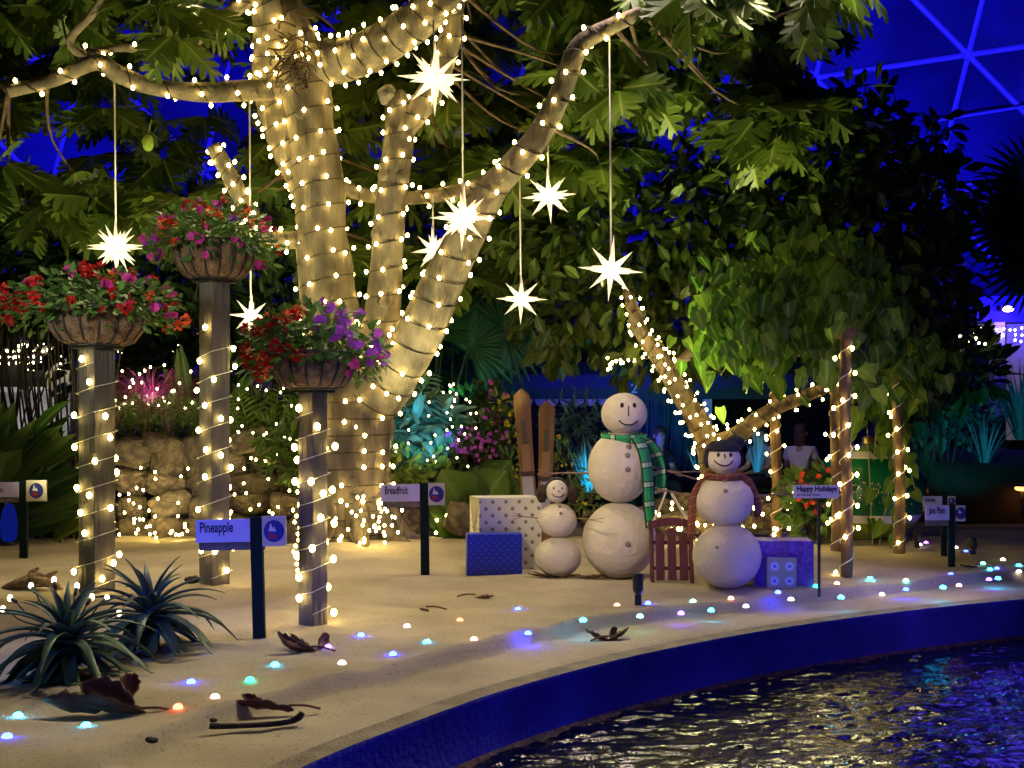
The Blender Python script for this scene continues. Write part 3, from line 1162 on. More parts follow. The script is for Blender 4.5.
def basket(px, bowl_bot, p, h, half_w_px, spread, seed, mix, lab):
    """bowl on the post; spread = (left px, right px, top px) of the flowers from the bowl's rim centre"""
    R = random.Random(seed)
    k = p.y / F
    c = p + Vector((0, 0, h + 0.02))
    w = half_w_px * k
    bh = 36 * k
    t = thing('flower_basket', lab, 'flower basket', c)
    prof = [(0.01, 0.0), (w * 0.5, 0.005), (w * 0.72, bh * 0.12), (w * 0.9, bh * 0.45), (w, bh), (w * 0.93, bh * 1.02), (w * 0.85, bh * 0.8), (0.01, bh * 0.75)]
    b = MB()
    b.lathe(prof, (0, 0, 0), 144, lambda a: 0.95 + 0.07 * abs(math.sin(a * 8)))
    b.build('coco_bowl', M_LINER, t)
    b = MB()
    for i in range(16):
        a = i * 2 * PI / 16
        b.tube([Vector((r * math.cos(a) * 0.975, r * math.sin(a) * 0.975, z)) for r, z in prof[1:5]], 0.008, 5)
    for j in (1, 4):
        r, z = prof[j]
        b.tube([Vector((r * 1.03 * math.cos(a * PI / 16), r * 1.03 * math.sin(a * PI / 16), z)) for a in range(33)], 0.009, 5)
    b.build('wire_frame', M_IRON, t)
    # foliage mound, trailing over the rim
    L = Leaves()
    xl, xr, zt = spread[0] * k, spread[1] * k, spread[2] * k

    def pt(shell=1.0):
        while True:
            u, v, z = R.uniform(-1, 1), R.uniform(-1, 1), R.uniform(-0.45, 1)
            rr = u * u + v * v + (z if z > 0 else z * 1.1) ** 2
            if 0.35 * shell < rr < 1.0:
                break
        x = u * (xr if u > 0 else xl)
        if z < 0 and abs(u) < 0.62 and R.random() < 0.8:
            z *= 0.25
        return Vector((x, v * (xl + xr) * 0.5 * 0.85, bh * 0.95 + z * zt)), Vector((u, v, z))
    for i in range(900):
        q, n = pt(0.5)
        d = (n + Vector((R.uniform(-.8, .8), R.uniform(-.8, .8), R.uniform(-.8, .5)))).normalized()
        L.add(SMALL, q, d, n + Vector((0, 0, 0.6)), R.uniform(0.045, 0.085), 1.0, R.random())
    o = L.build('foliage', leafmat('basket_leaf', (0.03, 0.09, 0.02), (0.10, 0.22, 0.04), (0.12, 0.25, 0.05), 0.25))
    o.parent = t
    b = MB()
    for i in range(40):
        q, n = pt(1.6)
        b.tube([Vector((q.x * 0.35, q.y * 0.35, bh * 0.8)), Vector((q.x * 0.75, q.y * 0.75, max(q.z, bh * 0.9) * 1.02)), q], 0.004, 4)
    b.build('stems', mat('green_stem', (0.08, 0.14, 0.03), 0.7), t)
    n = 0
    while n < 62:
        q, nn = pt(1.9)
        if nn.y > 0.35:
            continue
        kind = mix(nn.x, nn.z, R)
        o = bpy.data.objects.new('blossom', R.choice(FLM[kind]))
        COL.objects.link(o)
        o.parent = t
        o.location = q * 1.02
        s = R.uniform(0.65, 1.15)
        o.scale = (s, s, s)
        o.rotation_euler = (R.uniform(-.6, .6), R.uniform(-.6, .6), R.uniform(-1, 1))
        n += 1
    return t


def mix_left(x, z, R):
    return R.choice(('red', 'red', 'magenta', 'red')) if x < 0.1 else R.choice(('magenta', 'red', 'magenta', 'red', 'coral'))


def mix_mid(x, z, R):
    return R.choice(('red', 'magenta', 'magenta', 'violet', 'coral'))


def mix_right(x, z, R):
    return R.choice(('red', 'red', 'red', 'coral')) if x < -0.05 else R.choice(('violet', 'violet', 'magenta'))


def post_lights(p, h, side, rz, z0, z1, n_turn, n_bulb, lab, bm=None):
    cord, bl = [], []
    s = side / 2 + 0.012
    N = n_turn * 4
    M = Matrix.Translation(p) @ Matrix.Rotation(rz, 4, 'Z')
    for i in range(N + 1):
        q = [(-s, -s), (s, -s), (s, s), (-s, s)][i % 4]
        cord.append(M @ Vector((q[0], q[1], z0 + (z1 - z0) * i / N)))
    for i in range(n_bulb):
        u = (i + rnd.uniform(0.1, 0.9)) / n_bulb * N
        k = min(int(u), N - 1)
        q = cord[k].lerp(cord[k + 1], u - k)
        out = (q - M @ Vector((0, 0, q.z - p.z)))
        out.z = 0
        bl.append(q + out.normalized() * rnd.uniform(0.012, 0.04) + Vector((0, 0, rnd.uniform(-0.05, 0.05))))
    light_string(lab, [cord], bl, 0.019, M_CORDW, 0.0025, base=cord[0])


RZ = math.radians(56)
pL, hL = flower_post(97, 592, 349, 0.18, RZ, 'square dark post carrying the left flower basket')
pM, hM = flower_post(214.5, 583, 283, 0.17, math.radians(50), 'square weathered post carrying the middle, tallest flower basket')
pR, hR = flower_post(313, 620, 393, 0.128, math.radians(54), 'square dark post of the right flower basket, in front of the trunk')
basket(108, 347, pL, hL, 50, (98, 88, 44), 1, mix_left, 'coco-lined basket with red and magenta flowers on the left post')
basket(215, 281, pM, hM, 42, (68, 66, 46), 2, mix_mid, 'coco-lined basket with sparse pink and red flowers on the tallest post')
basket(315, 391, pR, hR, 45, (72, 74, 52), 3, mix_right, 'coco-lined basket, red flowers left and violet right, on the right post')
post_lights(pL, hL, 0.18, RZ, 0.05, hL - 0.1, 9, 30, 'fairy lights wound around the left flower post')
post_lights(pM, hM, 0.17, math.radians(50), 0.05, hM - 0.35, 10, 32, 'fairy lights wound around the middle flower post')
post_lights(pR, hR, 0.128, math.radians(54), 0.05, hR - 0.12, 9, 26, 'fairy lights wound around the right flower post')


# ------------------------------------------------------------------ snowmen
M_SNOW = mat('plaster_snow', (0.66, 0.60, 0.52), 0.9, (0.54, 0.49, 0.43), 3.0, 0.5, 22, spec=0.2)
M_FACE = mat('charcoal_black', (0.02, 0.014, 0.01), 0.7)
M_BUTTON = mat('grey_button', (0.22, 0.19, 0.17), 0.7)
M_STICK = mat('twig_arm', (0.30, 0.20, 0.13), 0.9, (0.18, 0.11, 0.07), 20, 0.4, 60)


def plaid(name, base, dark, light, period):
    m = bpy.data.materials.new(name)
    m.use_nodes = True
    nt = m.node_tree
    b = nt.nodes['Principled BSDF']
    b.inputs['Roughness'].default_value = 0.9
    uv = nt.nodes.new('ShaderNodeTexCoord')
    sp = nt.nodes.new('ShaderNodeSeparateXYZ')
    nt.links.new(uv.outputs['UV'], sp.inputs[0])

    def mth(op, a, bb=None, c=None):
        n = nt.nodes.new('ShaderNodeMath')
        n.operation = op
        for k, x in enumerate((a, bb, c)):
            if x is None:
                continue
            if hasattr(x, 'links'):
                nt.links.new(x, n.inputs[k])
            else:
                n.inputs[k].default_value = x
        return n.outputs[0]
    v = mth('FRACT', mth('DIVIDE', sp.outputs['Y'], period))
    col = None

    def lay(prev, mask, c):
        n = nt.nodes.new('ShaderNodeMix')
        n.data_type = 'RGBA'
        nt.links.new(mask, n.inputs['Factor'])
        if hasattr(prev, 'links'):
            nt.links.new(prev, n.inputs['A'])
        else:
            n.inputs['A'].default_value = c4(prev)
        n.inputs['B'].default_value = c4(c)
        return n.outputs['Result']
    inband = mth('MULTIPLY', mth('GREATER_THAN', v, 0.40), mth('LESS_THAN', v, 0.62))
    fine = mth('LESS_THAN', mth('FRACT', mth('MULTIPLY', v, 18.0)), 0.5)
    x = lay(base, mth('MULTIPLY', inband, fine), light)
    edge = mth('MAXIMUM', mth('MULTIPLY', mth('GREATER_THAN', v, 0.34), mth('LESS_THAN', v, 0.40)),
               mth('MULTIPLY', mth('GREATER_THAN', v, 0.64), mth('LESS_THAN', v, 0.69)))
    x = lay(x, edge, dark)
    u = mth('FRACT', mth('DIVIDE', sp.outputs['X'], 0.033))
    x = lay(x, mth('LESS_THAN', u, 0.10), dark)
    nt.links.new(x, b.inputs['Base Color'])
    return m


class Man:
    """one snowman: balls given in photo pixels, built at depth Y"""

    def __init__(self, label, base_px, balls, base_py):
        Y = G(base_px, base_py).y
        self.Y, self.k = Y, Y / F
        self.base = onsand((base_px - 512) * self.k, Y)
        self.t = thing('snowman', label, 'snowman', self.base)
        self.b = []
        names = ('lower_ball', 'middle_ball', 'head')
        for (px, py, rx, ry), nm in zip(balls, names):
            c = P(px, py, Y) - self.base
            r = (rx * self.k, rx * self.k, ry * self.k)
            if nm == 'lower_ball':
                dz = (c.z - r[2] * 0.985)
                c.z -= dz
                self.dz = dz
            else:
                c.z -= self.dz
            m = MB()
            m.ball((0, 0, 0), r, 40, 26)
            m.v = [tuple(Vector(p) * (1 + 0.016 * mnoise.noise(Vector(p) * 7 + c) + 0.01 * mnoise.noise(Vector(p) * 22))) for p in m.v]
            m.build(nm, M_SNOW, self.t, True, c)
            self.b.append((c, r, px, py))

    def on(self, i, px, py, lift=0.004):
        """place on the front of ball i that shows at a photo pixel"""
        c, r, bx, by = self.b[i]
        u = max(-0.97, min(0.97, (px - bx) * self.k / r[0]))
        v = max(-0.97, min(0.97, (by - py) * self.k / r[2]))
        w = math.sqrt(max(0.02, 1 - u * u - v * v))
        n = Vector((u, -w, v))
        return c + Vector((u * r[0], -w * r[1], v * r[2])) + n * lift

    def eye(self, px, py, s):
        m = MB()
        m.ball((0, 0, 0), (s * 0.8, s * 0.5, s * 1.15), 12, 8)
        m.build('eye', M_FACE, self.t, True, self.on(2, px, py))

    def line(self, name, i, pxs, r):
        m = MB()
        pts, _ = smooth_path([self.on(i, a, b, 0.002) for a, b in pxs], None, 5)
        m.tube(pts, r, 6)
        m.build(name, M_FACE, self.t)

    def button(self, i, px, py, s):
        m = MB()
        p = self.on(i, px, py, 0.0)
        c = self.b[i][0]
        n = (p - c).normalized()
        q = n.to_track_quat('Z', 'Y').to_matrix().to_4x4()
        m.lathe([(0.001, 0.014), (s * 0.7, 0.014), (s, 0.008), (s, -0.008), (0.001, -0.008)], (0, 0, 0), 14)
        m.v = [tuple(q @ Vector(v)) for v in m.v]
        m.build('button', M_BUTTON, self.t, True, p)

    def arm(self, knots, r, twigs=()):
        m = MB()
        pts = [P(a, b, self.Y + d) - self.base - Vector((0, 0, self.dz)) for a, b, d in knots]
        pp, rr = smooth_path(pts, [r * (1 - 0.6 * j / (len(pts) - 1)) for j in range(len(pts))], 4)
        m.tube(pp, rr, 6, True, 0.3)
        for tw in twigs:
            m.tube([P(a, b, self.Y + d) - self.base - Vector((0, 0, self.dz)) for a, b, d in tw], r * 0.45, 5)
        m.build('twig_arm', M_STICK, self.t)

    def pt(self, px, py, d=0.0):
        return P(px, py, self.Y + d) - self.base - Vector((0, 0, self.dz))


# the big one
S = Man('biggest snowman, in a green plaid scarf, standing in the middle', 619, [(619.5, 540, 37, 38), (619.5, 467, 31.5, 35.5), (624, 413.5, 23, 21)], 577.5)
S.eye(620, 405.5, 0.019)
S.eye(632, 405.5, 0.019)
S.line('nose', 2, [(626.5, 406), (626, 411), (626.3, 416)], 0.005)
S.line('smile', 2, [(617, 420), (621, 423.3), (627, 424.5), (632, 423.2), (636, 420)], 0.0055)
for px, py in ((626, 446), (624.5, 454.5), (624.5, 468)):
    S.button(1, px, py, 0.022)
S.button(0, 624, 540, 0.022)
S.arm([(592, 473, 0), (565, 472.5, -0.05), (537, 474, -0.1)], 0.012, [((550, 473, -0.08), (538, 469, -0.1))])
S.arm([(648, 466, 0), (670, 471, 0.05), (700, 480, 0.1)], 0.014, [((672, 472, 0.05), (702, 471, 0.1))])
M_GREEN_PLAID = plaid('green_plaid', (0.02, 0.30, 0.12), (0.01, 0.02, 0.012), (0.7, 0.75, 0.65), 0.16)
b = MB()
c = S.pt(624, 437)
pts, wd = [], []
for i in range(33):
    a = i * 2 * PI / 32
    rr = 0.178 if math.sin(a) > -2 else 0
    pts.append(c + Vector((rr * math.cos(a), rr * 0.98 * math.sin(a), 0.012 * math.sin(a))))
    wd.append((0.12 * math.cos(a), 0.12 * math.sin(a), 1))
b.ribbon(pts, wd, 0.068, 0.02)
kn, _ = smooth_path([S.pt(636, 437, -0.19), S.pt(642, 447, -0.215), S.pt(646, 462, -0.21), S.pt(648, 482, -0.20), S.pt(649, 505, -0.24), S.pt(651.5, 527, -0.28)], None, 6)
b.ribbon(kn, [(1, 0.65, 0.1)] * len(kn), 0.105, 0.016)
kn, _ = smooth_path([S.pt(641, 437, -0.14), S.pt(652, 446, -0.05), S.pt(659, 462, 0.02), S.pt(661, 478, 0.02), S.pt(660, 492, 0.0)], None, 6)
b.ribbon(kn, [(0.8, -0.6, 0.25)] * len(kn), 0.10, 0.016)
b.build('scarf', M_GREEN_PLAID, S.t)['label'] = 'green plaid scarf'

# the middle one, on the right
S = Man('middle-sized snowman in a dark cap and long reddish scarf, right of the red sled', 727, [(727, 556, 34, 32.5), (724.5, 501, 29, 26), (724, 459.5, 16.5, 16)], 587.5)
S.eye(716, 455, 0.015)
S.eye(727.5, 455, 0.015)
S.line('nose', 2, [(721.5, 454), (722, 458)], 0.006)
S.line('smile', 2, [(712, 460.5), (716, 464), (721, 465.6), (726, 464.5), (730, 460.5)], 0.005)
S.button(1, 721.5, 480.5, 0.017)
S.button(1, 720.5, 490, 0.017)
S.button(0, 712, 545, 0.012)
S.arm([(698, 496, 0), (680, 494, -0.02), (655, 488, -0.05)], 0.011, [((668, 491, -0.04), (656, 493, -0.06))])
S.arm([(751, 497, 0), (770, 495, 0), (793, 492, 0)], 0.010, [((775, 494, 0), (796, 482, 0.02)), ((775, 494, 0), (797, 497, 0))])
hat = MB()
c, r, _, _ = S.b[2]
hat.lathe([(r[0] * 0.96, 0.52 * r[2]), (r[0] * 1.0, 0.62 * r[2]), (r[0] * 1.0, 0.85 * r[2]), (r[0] * 0.7, 1.12 * r[2]), (0.3 * r[0], 1.2 * r[2]), (0.003, 1.21 * r[2])], c, 28)
hat.lathe([(r[0] * 0.88, 0.50 * r[2]), (r[0] * 1.0, 0.52 * r[2]), (r[0] * 1.04, 0.68 * r[2]), (r[0] * 0.98, 0.74 * r[2])], c, 28)
for s in (-1, 1):
    hat.ball(c + Vector((s * r[0] * 1.02, 0.03, 0.05 * r[2])), (0.022, 0.05, 0.075), 12, 8)
hat.ball(c + Vector((r[0] * 0.72, 0.02, 1.0 * r[2])), (0.075, 0.07, 0.06), 14, 10)
hat.build('cap', mat('navy_felt', (0.012, 0.014, 0.035), 0.95, None, 6, 0.4, 60), S.t)['label'] = 'dark navy cap with ear flaps'
M_RED_PLAID = plaid('red_plaid', (0.20, 0.045, 0.03), (0.05, 0.015, 0.012), (0.33, 0.2, 0.12), 0.07)
b = MB()
c = S.pt(724, 476)
pts, wd = [], []
for i in range(29):
    a = i * 2 * PI / 28
    pts.append(c + Vector((0.142 * math.cos(a), 0.142 * math.sin(a), 0.01 * math.sin(a))))
    wd.append((0.4 * math.cos(a), 0.4 * math.sin(a), 0.9))
b.ribbon(pts, wd, 0.05, 0.018)
for side in (0, 1):
    kn = [S.pt(712, 474, -0.1), S.pt(701, 481, -0.06), S.pt(694, 495, -0.02), S.pt(692, 515, -0.02), S.pt(691, 535, -0.06)] if not side else \
        [S.pt(737, 474, -0.1), S.pt(748, 481, -0.06), S.pt(755, 495, 0.0), S.pt(758, 506, 0.02), S.pt(758, 516, 0.02)]
    kn, _ = smooth_path(kn, None, 6)
    b.ribbon(kn, [(1, -0.5 if not side else 0.5, 0.35)] * len(kn), 0.062, 0.014)
    e = kn[-1]
    for q in range(7):
        x = (q - 3) * 0.009
        b.tube([e + Vector((x, -0.3 * x, 0.0)), e + Vector((x * 1.3, -0.3 * x, -0.05))], 0.0035, 4)
b.build('scarf', M_RED_PLAID, S.t)['label'] = 'long reddish-brown plaid scarf'

# the small one
S = Man('smallest snowman, with dark ear muffs, beside the stacked presents', 558, [(558, 557.5, 23.5, 20), (557.5, 521, 19.5, 17), (557, 492, 11, 11.5)], 576.5)
S.eye(553.5, 488.5, 0.009)
S.eye(561.5, 488.5, 0.009)
S.button(2, 558, 491.5, 0.008)
S.line('smile', 2, [(551.5, 493.5), (554.5, 496.2), (558, 497), (561.5, 496.2), (564, 493.5)], 0.004)
S.button(1, 559, 507, 0.013)
S.button(1, 560, 513, 0.013)
S.arm([(539, 519, 0), (526, 517.5, -0.03), (512, 516.5, -0.05)], 0.006, [((524, 517.3, -0.03), (513, 513.5, -0.05)), ((524, 517.3, -0.03), (513, 520, -0.06))])
S.arm([(576, 519, 0), (588, 520, -0.4), (603, 523, -0.5)], 0.006, [((590, 520.5, -0.41), (604, 519, -0.5))])
m = MB()
c, r, _, _ = S.b[2]
arc = [c + Vector((math.cos(a) * r[0] * 1.05, 0, math.sin(a) * r[2] * 1.1)) for a in [i * PI / 16 for i in range(17)]]
m.tube(arc, 0.014, 8)
m.build('ear_muff_band', M_IRON, S.t)
for s in (-1, 1):
    m = MB()
    m.ball((0, 0, 0), (0.045, 0.055, 0.075), 16, 12)
    m.v = [tuple(Vector(p) * (1 + 0.25 * mnoise.noise(Vector(p) * 60))) for p in m.v]
    m.build('ear_muff', mat('brown_fur', (0.09, 0.06, 0.035), 1.0, (0.04, 0.03, 0.02), 40, 1.0, 120), S.t, True, c + Vector((s * (r[0] + 0.035), 0.01, -0.02)))

# ------------------------------------------------------------------ presents, skis, sled


def dot_paper(name, base, dot, scale, rad, ring=None, glossy=0.45):
    """wrapping paper: round dots in staggered rows"""
    m = bpy.data.materials.new(name)
    m.use_nodes = True
    nt = m.node_tree
    b = nt.nodes['Principled BSDF']
    b.inputs['Roughness'].default_value = glossy
    uv = nt.nodes.new('ShaderNodeTexCoord')

    def vm(op, a, bb=None):
        n = nt.nodes.new('ShaderNodeVectorMath')
        n.operation = op
        nt.links.new(a, n.inputs[0])
        if bb is not None:
            n.inputs[1].default_value = bb
        return n
    out = None
    for off in ((0, 0, 0), (0.5, 0.5, 0)):
        a = vm('MULTIPLY', uv.outputs['UV'], (scale, scale, 0)).outputs[0]
        a = vm('ADD', a, off).outputs[0]
        a = vm('FRACTION', a).outputs[0]
        a = vm('SUBTRACT', a, (0.5, 0.5, 0)).outputs[0]
        ln = vm('LENGTH', a).outputs['Value']
        if out is None:
            out = ln
        else:
            mn = nt.nodes.new('ShaderNodeMath')
            mn.operation = 'MINIMUM'
            nt.links.new(out, mn.inputs[0])
            nt.links.new(ln, mn.inputs[1])
            out = mn.outputs[0]
        if ring:
            break
    rp = nt.nodes.new('ShaderNodeValToRGB')
    rp.color_ramp.interpolation = 'CONSTANT'
    e = rp.color_ramp.elements
    e[0].color = c4(dot)
    e[1].position = rad
    e[1].color = c4(base)
    if ring:
        e[0].color = c4(ring)
        x = e.new(rad * 0.35)
        x.color = c4(dot)
    nt.links.new(out, rp.inputs['Fac'])
    nt.links.new(rp.outputs['Color'], b.inputs['Base Color'])
    return m


def foil(name, a, bcol, scale):
    m = mat(name, a, 0.3, bcol, scale, 0.6, 45, spec=0.6)
    return m


def present(name, label, px0, px1, py0, py1, Y, depth, rz, m, ribbon=None):
    Y = G((px0 + px1) / 2, Y).y
    k = Y / F
    w, h = (px1 - px0) * k, (py1 - py0) * k
    base = onsand(((px0 + px1) / 2 - 512) * k, Y + depth / 2)
    base.z -= 0.01
    t = thing(name, label, 'present', base, rz)
    b = MB()
    W, D = w / 2, depth / 2
    vs = [(-W, -D, 0), (W, -D, 0), (W, D, 0), (-W, D, 0), (-W, -D, h), (W, -D, h), (W, D, h), (-W, D, h)]
    for q in ((0, 1, 5, 4), (1, 2, 6, 5), (2, 3, 7, 6), (3, 0, 4, 7), (4, 5, 6, 7), (3, 2, 1, 0)):
        pts = [Vector(vs[i]) for i in q]
        ex, ey = (pts[1] - pts[0]).length, (pts[3] - pts[0]).length
        b.add(pts, [(0, 1, 2, 3)], [(0, 0), (ex, 0), (ex, ey), (0, ey)])
    b.build('wrapped_box', m, t, False, bevel=0.008)
    # folded flaps of the paper on the sides
    for s in (-1, 1):
        f = MB()
        x = s * (W + 0.002)
        f.add([(x, -D, 0.0), (x, D, 0.0), (x + s * 0.006, 0, h * 0.48), (x, -D, h), (x, D, h)], [(0, 1, 2), (3, 4, 2)])
        f.build('paper_fold', m, t, False)
    if ribbon:
        r = MB()
        r.box((-0.012, -D - 0.004, 0), (0.012, D + 0.004, h + 0.004))
        r.build('ribbon', ribbon, t, False)
    return t


present('present', 'tall white present with grey dots, behind the blue present', 473, 537, 499, 571, 568.5, 0.40, math.radians(14),
        dot_paper('white_dot_paper', (0.72, 0.70, 0.66), (0.22, 0.21, 0.20), 8.5, 0.14))
present('present', 'shiny blue patterned present in front of the white one', 466, 521, 531, 573, 575, 0.22, math.radians(5),
        dot_paper('blue_paper', (0.004, 0.02, 0.55), (0.03, 0.08, 0.68), 16, 0.16, None, 0.3))
present('present', 'wide purple foil present beside the middle-sized snowman', 757, 815, 542, 588, 587, 0.3, math.radians(-5),
        foil('purple_foil', (0.20, 0.09, 0.62), (0.10, 0.03, 0.40), 28), mat('violet_ribbon', (0.25, 0.10, 0.32), 0.4))
present('present', 'small pale green present with blue circles, leaning on the purple one', 768, 797, 558, 588, 588, 0.17, math.radians(-3),
        dot_paper('circle_paper', (0.36, 0.40, 0.32), (0.55, 0.62, 0.95), 9.0, 0.30, (0.10, 0.14, 0.6)))

M_SKI = mat('worn_ski_wood', (0.27, 0.14, 0.06), 0.6, (0.17, 0.085, 0.035), 5, 0.3, 40, stretch=(1, 1, 0.12))


def ski(lab, tip, foot, Y, w):
    a, z = P(tip[0], tip[1], Y + 0.12), P(foot[0], foot[1], Y)
    z.z = gz(z.x, z.y) - 0.03
    z.x = P(foot[0], foot[1], Y).x
    L = (a - z).length
    d = (a - z).normalized()
    x = Vector((1, 0, 0))
    x = (x - d * x.dot(d)).normalized()
    M = Matrix((x, d.cross(x) * -1, d)).transposed()
    M = Matrix((x, d.cross(x), d)).transposed().to_4x4()
    t = thing('ski', lab, 'ski', z)
    b = MB()
    n = 26
    for i in range(n):
        for s0 in (0,):
            pass
    outl = []
    for i in range(n + 1):
        u = i / n
        ww = w * (0.5 + 0.12 * (2 * u - 1) ** 2)
        if u > 0.93:
            ww *= math.sqrt(max(0.02, 1 - ((u - 0.93) / 0.07) ** 2))
        yb = -0.10 * max(0, (u - 0.86) / 0.14) ** 2
        outl.append((ww, u * L, yb))
    vs, fs = [], []
    for ww, zz, yb in outl:
        vs += [(-ww, yb + 0.010, zz), (ww, yb + 0.010, zz), (ww, yb - 0.010, zz), (0, yb - 0.016, zz), (-ww, yb - 0.010, zz)]
    for i in range(n):
        for k in range(5):
            fs.append((i * 5 + k, i * 5 + (k + 1) % 5, (i + 1) * 5 + (k + 1) % 5, (i + 1) * 5 + k))
    fs += [(4, 3, 2, 1, 0), tuple(n * 5 + k for k in range(5))]
    fwd = M @ Vector((0, 1, 0))
    s = -1 if fwd.y > 0 else 1
    b.add([M @ Vector((p[0], -p[1] * s if s > 0 else p[1], p[2])) for p in vs], fs)
    b.build('board', M_SKI, t)
    f = -0.022

    def pl(name, z0, z1, hw, m_, th=0.012):
        q = MB()
        q.box((-hw, f - th, z0 * L), (hw, f + 0.008, z1 * L))
        q.v = [tuple(M @ Vector(p)) for p in q.v]
        q.build(name, m_, t, False, bevel=0.004)
    pl('foot_groove', 0.66, 0.81, w * 0.16, mat('dark_groove', (0.10, 0.09, 0.055), 0.8), 0.004)
    pl('binding_block', 0.47, 0.655, w * 0.27, mat('binding_wood', (0.30, 0.17, 0.07), 0.6))
    pl('toe_strap', 0.46, 0.485, w * 0.5, mat('strap_leather', (0.07, 0.04, 0.02), 0.7), 0.02)
    pl('heel_plate', 0.24, 0.455, w * 0.36, mat('grey_plate', (0.42, 0.40, 0.42), 0.5), 0.014)


ski('old wooden ski standing on the left, its tip higher', (521, 390), (533, 575), 11.5, 0.15)
ski('old wooden ski standing on the right, its tip lower', (547, 402), (544, 572), 11.6, 0.145)

# the sled stands on its end between the snowmen
M_SLED = mat('sled_red', (0.12, 0.016, 0.028), 0.55, (0.07, 0.010, 0.018), 6, 0.3, 40, stretch=(1, 1, 0.2))
SB = G(672.5, 583)
t = thing('sled', 'dark red wooden slatted sled standing upright between two snowmen', 'sled', SB)
lean = Matrix.Rotation(math.radians(-9), 4, 'X')
SH, SW = 0.49, 0.32


def slp(b, name, m_=M_SLED, bev=0.006):
    b.v = [tuple(lean @ Vector(p)) for p in b.v]
    return b.build(name, m_, t, False, bevel=bev)


for i, x in enumerate((-0.092, 0.0, 0.092)):
    b = MB()
    h = SH * (0.80, 0.88, 0.80)[i]
    w = 0.032
    vs = []
    for u in np.linspace(0, PI, 7):
        vs.append((x + w * math.cos(u), h - 0.03 + 0.03 * math.sin(u)))
    o = [(x + w, 0.02)] + vs + [(x - w, 0.02)]
    n = len(o)
    b.add([(p, -0.012, q) for p, q in o] + [(p, 0.012, q) for p, q in o],
          [tuple(range(n))[::-1], tuple(range(n, 2 * n))] + [(i2, (i2 + 1) % n, n + (i2 + 1) % n, n + i2) for i2 in range(n)])
    slp(b, 'slat', bev=0)
for x in (-1, 1):
    b = MB()
    b.box((x * 0.155 - 0.013, -0.012, -0.02), (x * 0.155 + 0.013, 0.03, SH * 0.93))
    b.box((x * 0.155 - 0.011, 0.03, 0.03), (x * 0.155 + 0.011, 0.085, SH * 0.86))
    slp(b, 'runner')
for z in (0.10, 0.30):
    b = MB()
    b.box((-0.16, 0.013, z), (0.16, 0.032, z + 0.03))
    slp(b, 'cross_brace')
b = MB()
pts = [(x, 0.006, SH * 0.90 + 0.035 * (1 - (x / 0.18) ** 2)) for x in np.linspace(-0.18, 0.18, 13)]
for i in range(12):
    (x0, _, z0), (x1, _, z1) = pts[i], pts[i + 1]
    b.add([(x0, -0.03, z0 - 0.03), (x1, -0.03, z1 - 0.03), (x1, -0.03, z1 + 0.03), (x0, -0.03, z0 + 0.03),
           (x0, 0.02, z0 - 0.03), (x1, 0.02, z1 - 0.03), (x1, 0.02, z1 + 0.03), (x0, 0.02, z0 + 0.03)],
          [(0, 1, 2, 3), (7, 6, 5, 4), (3, 2, 6, 7), (4, 5, 1, 0)] + ([(0, 3, 7, 4)] if i == 0 else []) + ([(1, 5, 6, 2)] if i == 11 else []))
slp(b, 'steering_bar', bev=0)
b = MB()
top = Vector((0.0 - 0.01, 0.03, SH + 0.24))
for x in (-0.16, -0.15, 0.14, 0.165):
    mid = Vector((x * 0.55, 0.02 + abs(x) * 0.1, SH + 0.09))
    pp, _ = smooth_path([Vector((x, -0.02, SH * 0.93)), mid, top + Vector((x * 0.12, 0, rnd.uniform(-0.03, 0.02)))], None, 5)
    b.tube(pp, 0.0065, 5)
slp(b, 'pull_rope', mat('pale_rope', (0.60, 0.54, 0.46), 0.9), 0)

# ------------------------------------------------------------------ signs
M_SIGNPOST = mat('sign_green_black', (0.008, 0.02, 0.018), 0.8, spec=0.1)
M_PLATE = mat('plate_lilac_white', (0.55, 0.52, 0.80), 0.5)
M_LOGO = mat('logo_cream', (0.58, 0.52, 0.42), 0.5)
M_INK = mat('ink_navy', (0.012, 0.012, 0.06), 0.6)
M_EMB = mat('emblem_blue', (0.015, 0.025, 0.22), 0.5)
M_EMBW = mat('emblem_white', (0.6, 0.6, 0.66), 0.5)
M_EMBR = mat('emblem_red', (0.30, 0.02, 0.06), 0.5)


def text(body, h, m, parent, loc, width=None, bold=0.0, align='LEFT'):
    cu = bpy.data.curves.new('lettering', 'FONT')
    cu.body = body
    cu.size = h
    cu.extrude = 0.0008
    cu.offset = bold
    cu.align_x = align
    cu.align_y = 'CENTER'
    cu.materials.append(m)
    o = bpy.data.objects.new('lettering', cu)
    COL.objects.link(o)
    o.parent = parent
    o.location = loc
    o.rotation_euler = (PI / 2, 0, 0)
    if width:
        bpy.context.view_layer.update()
        if o.dimensions.x > 1e-4:
            o.scale.x = width / o.dimensions.x
    bpy.context.view_layer.update()
    me = bpy.data.meshes.new_from_object(o.evaluated_get(bpy.context.evaluated_depsgraph_get()))
    q = bpy.data.objects.new('lettering', me)
    COL.objects.link(q)
    q.parent = parent
    q.location, q.rotation_euler, q.scale = o.location, o.rotation_euler, o.scale
    bpy.data.objects.remove(o)
    return q


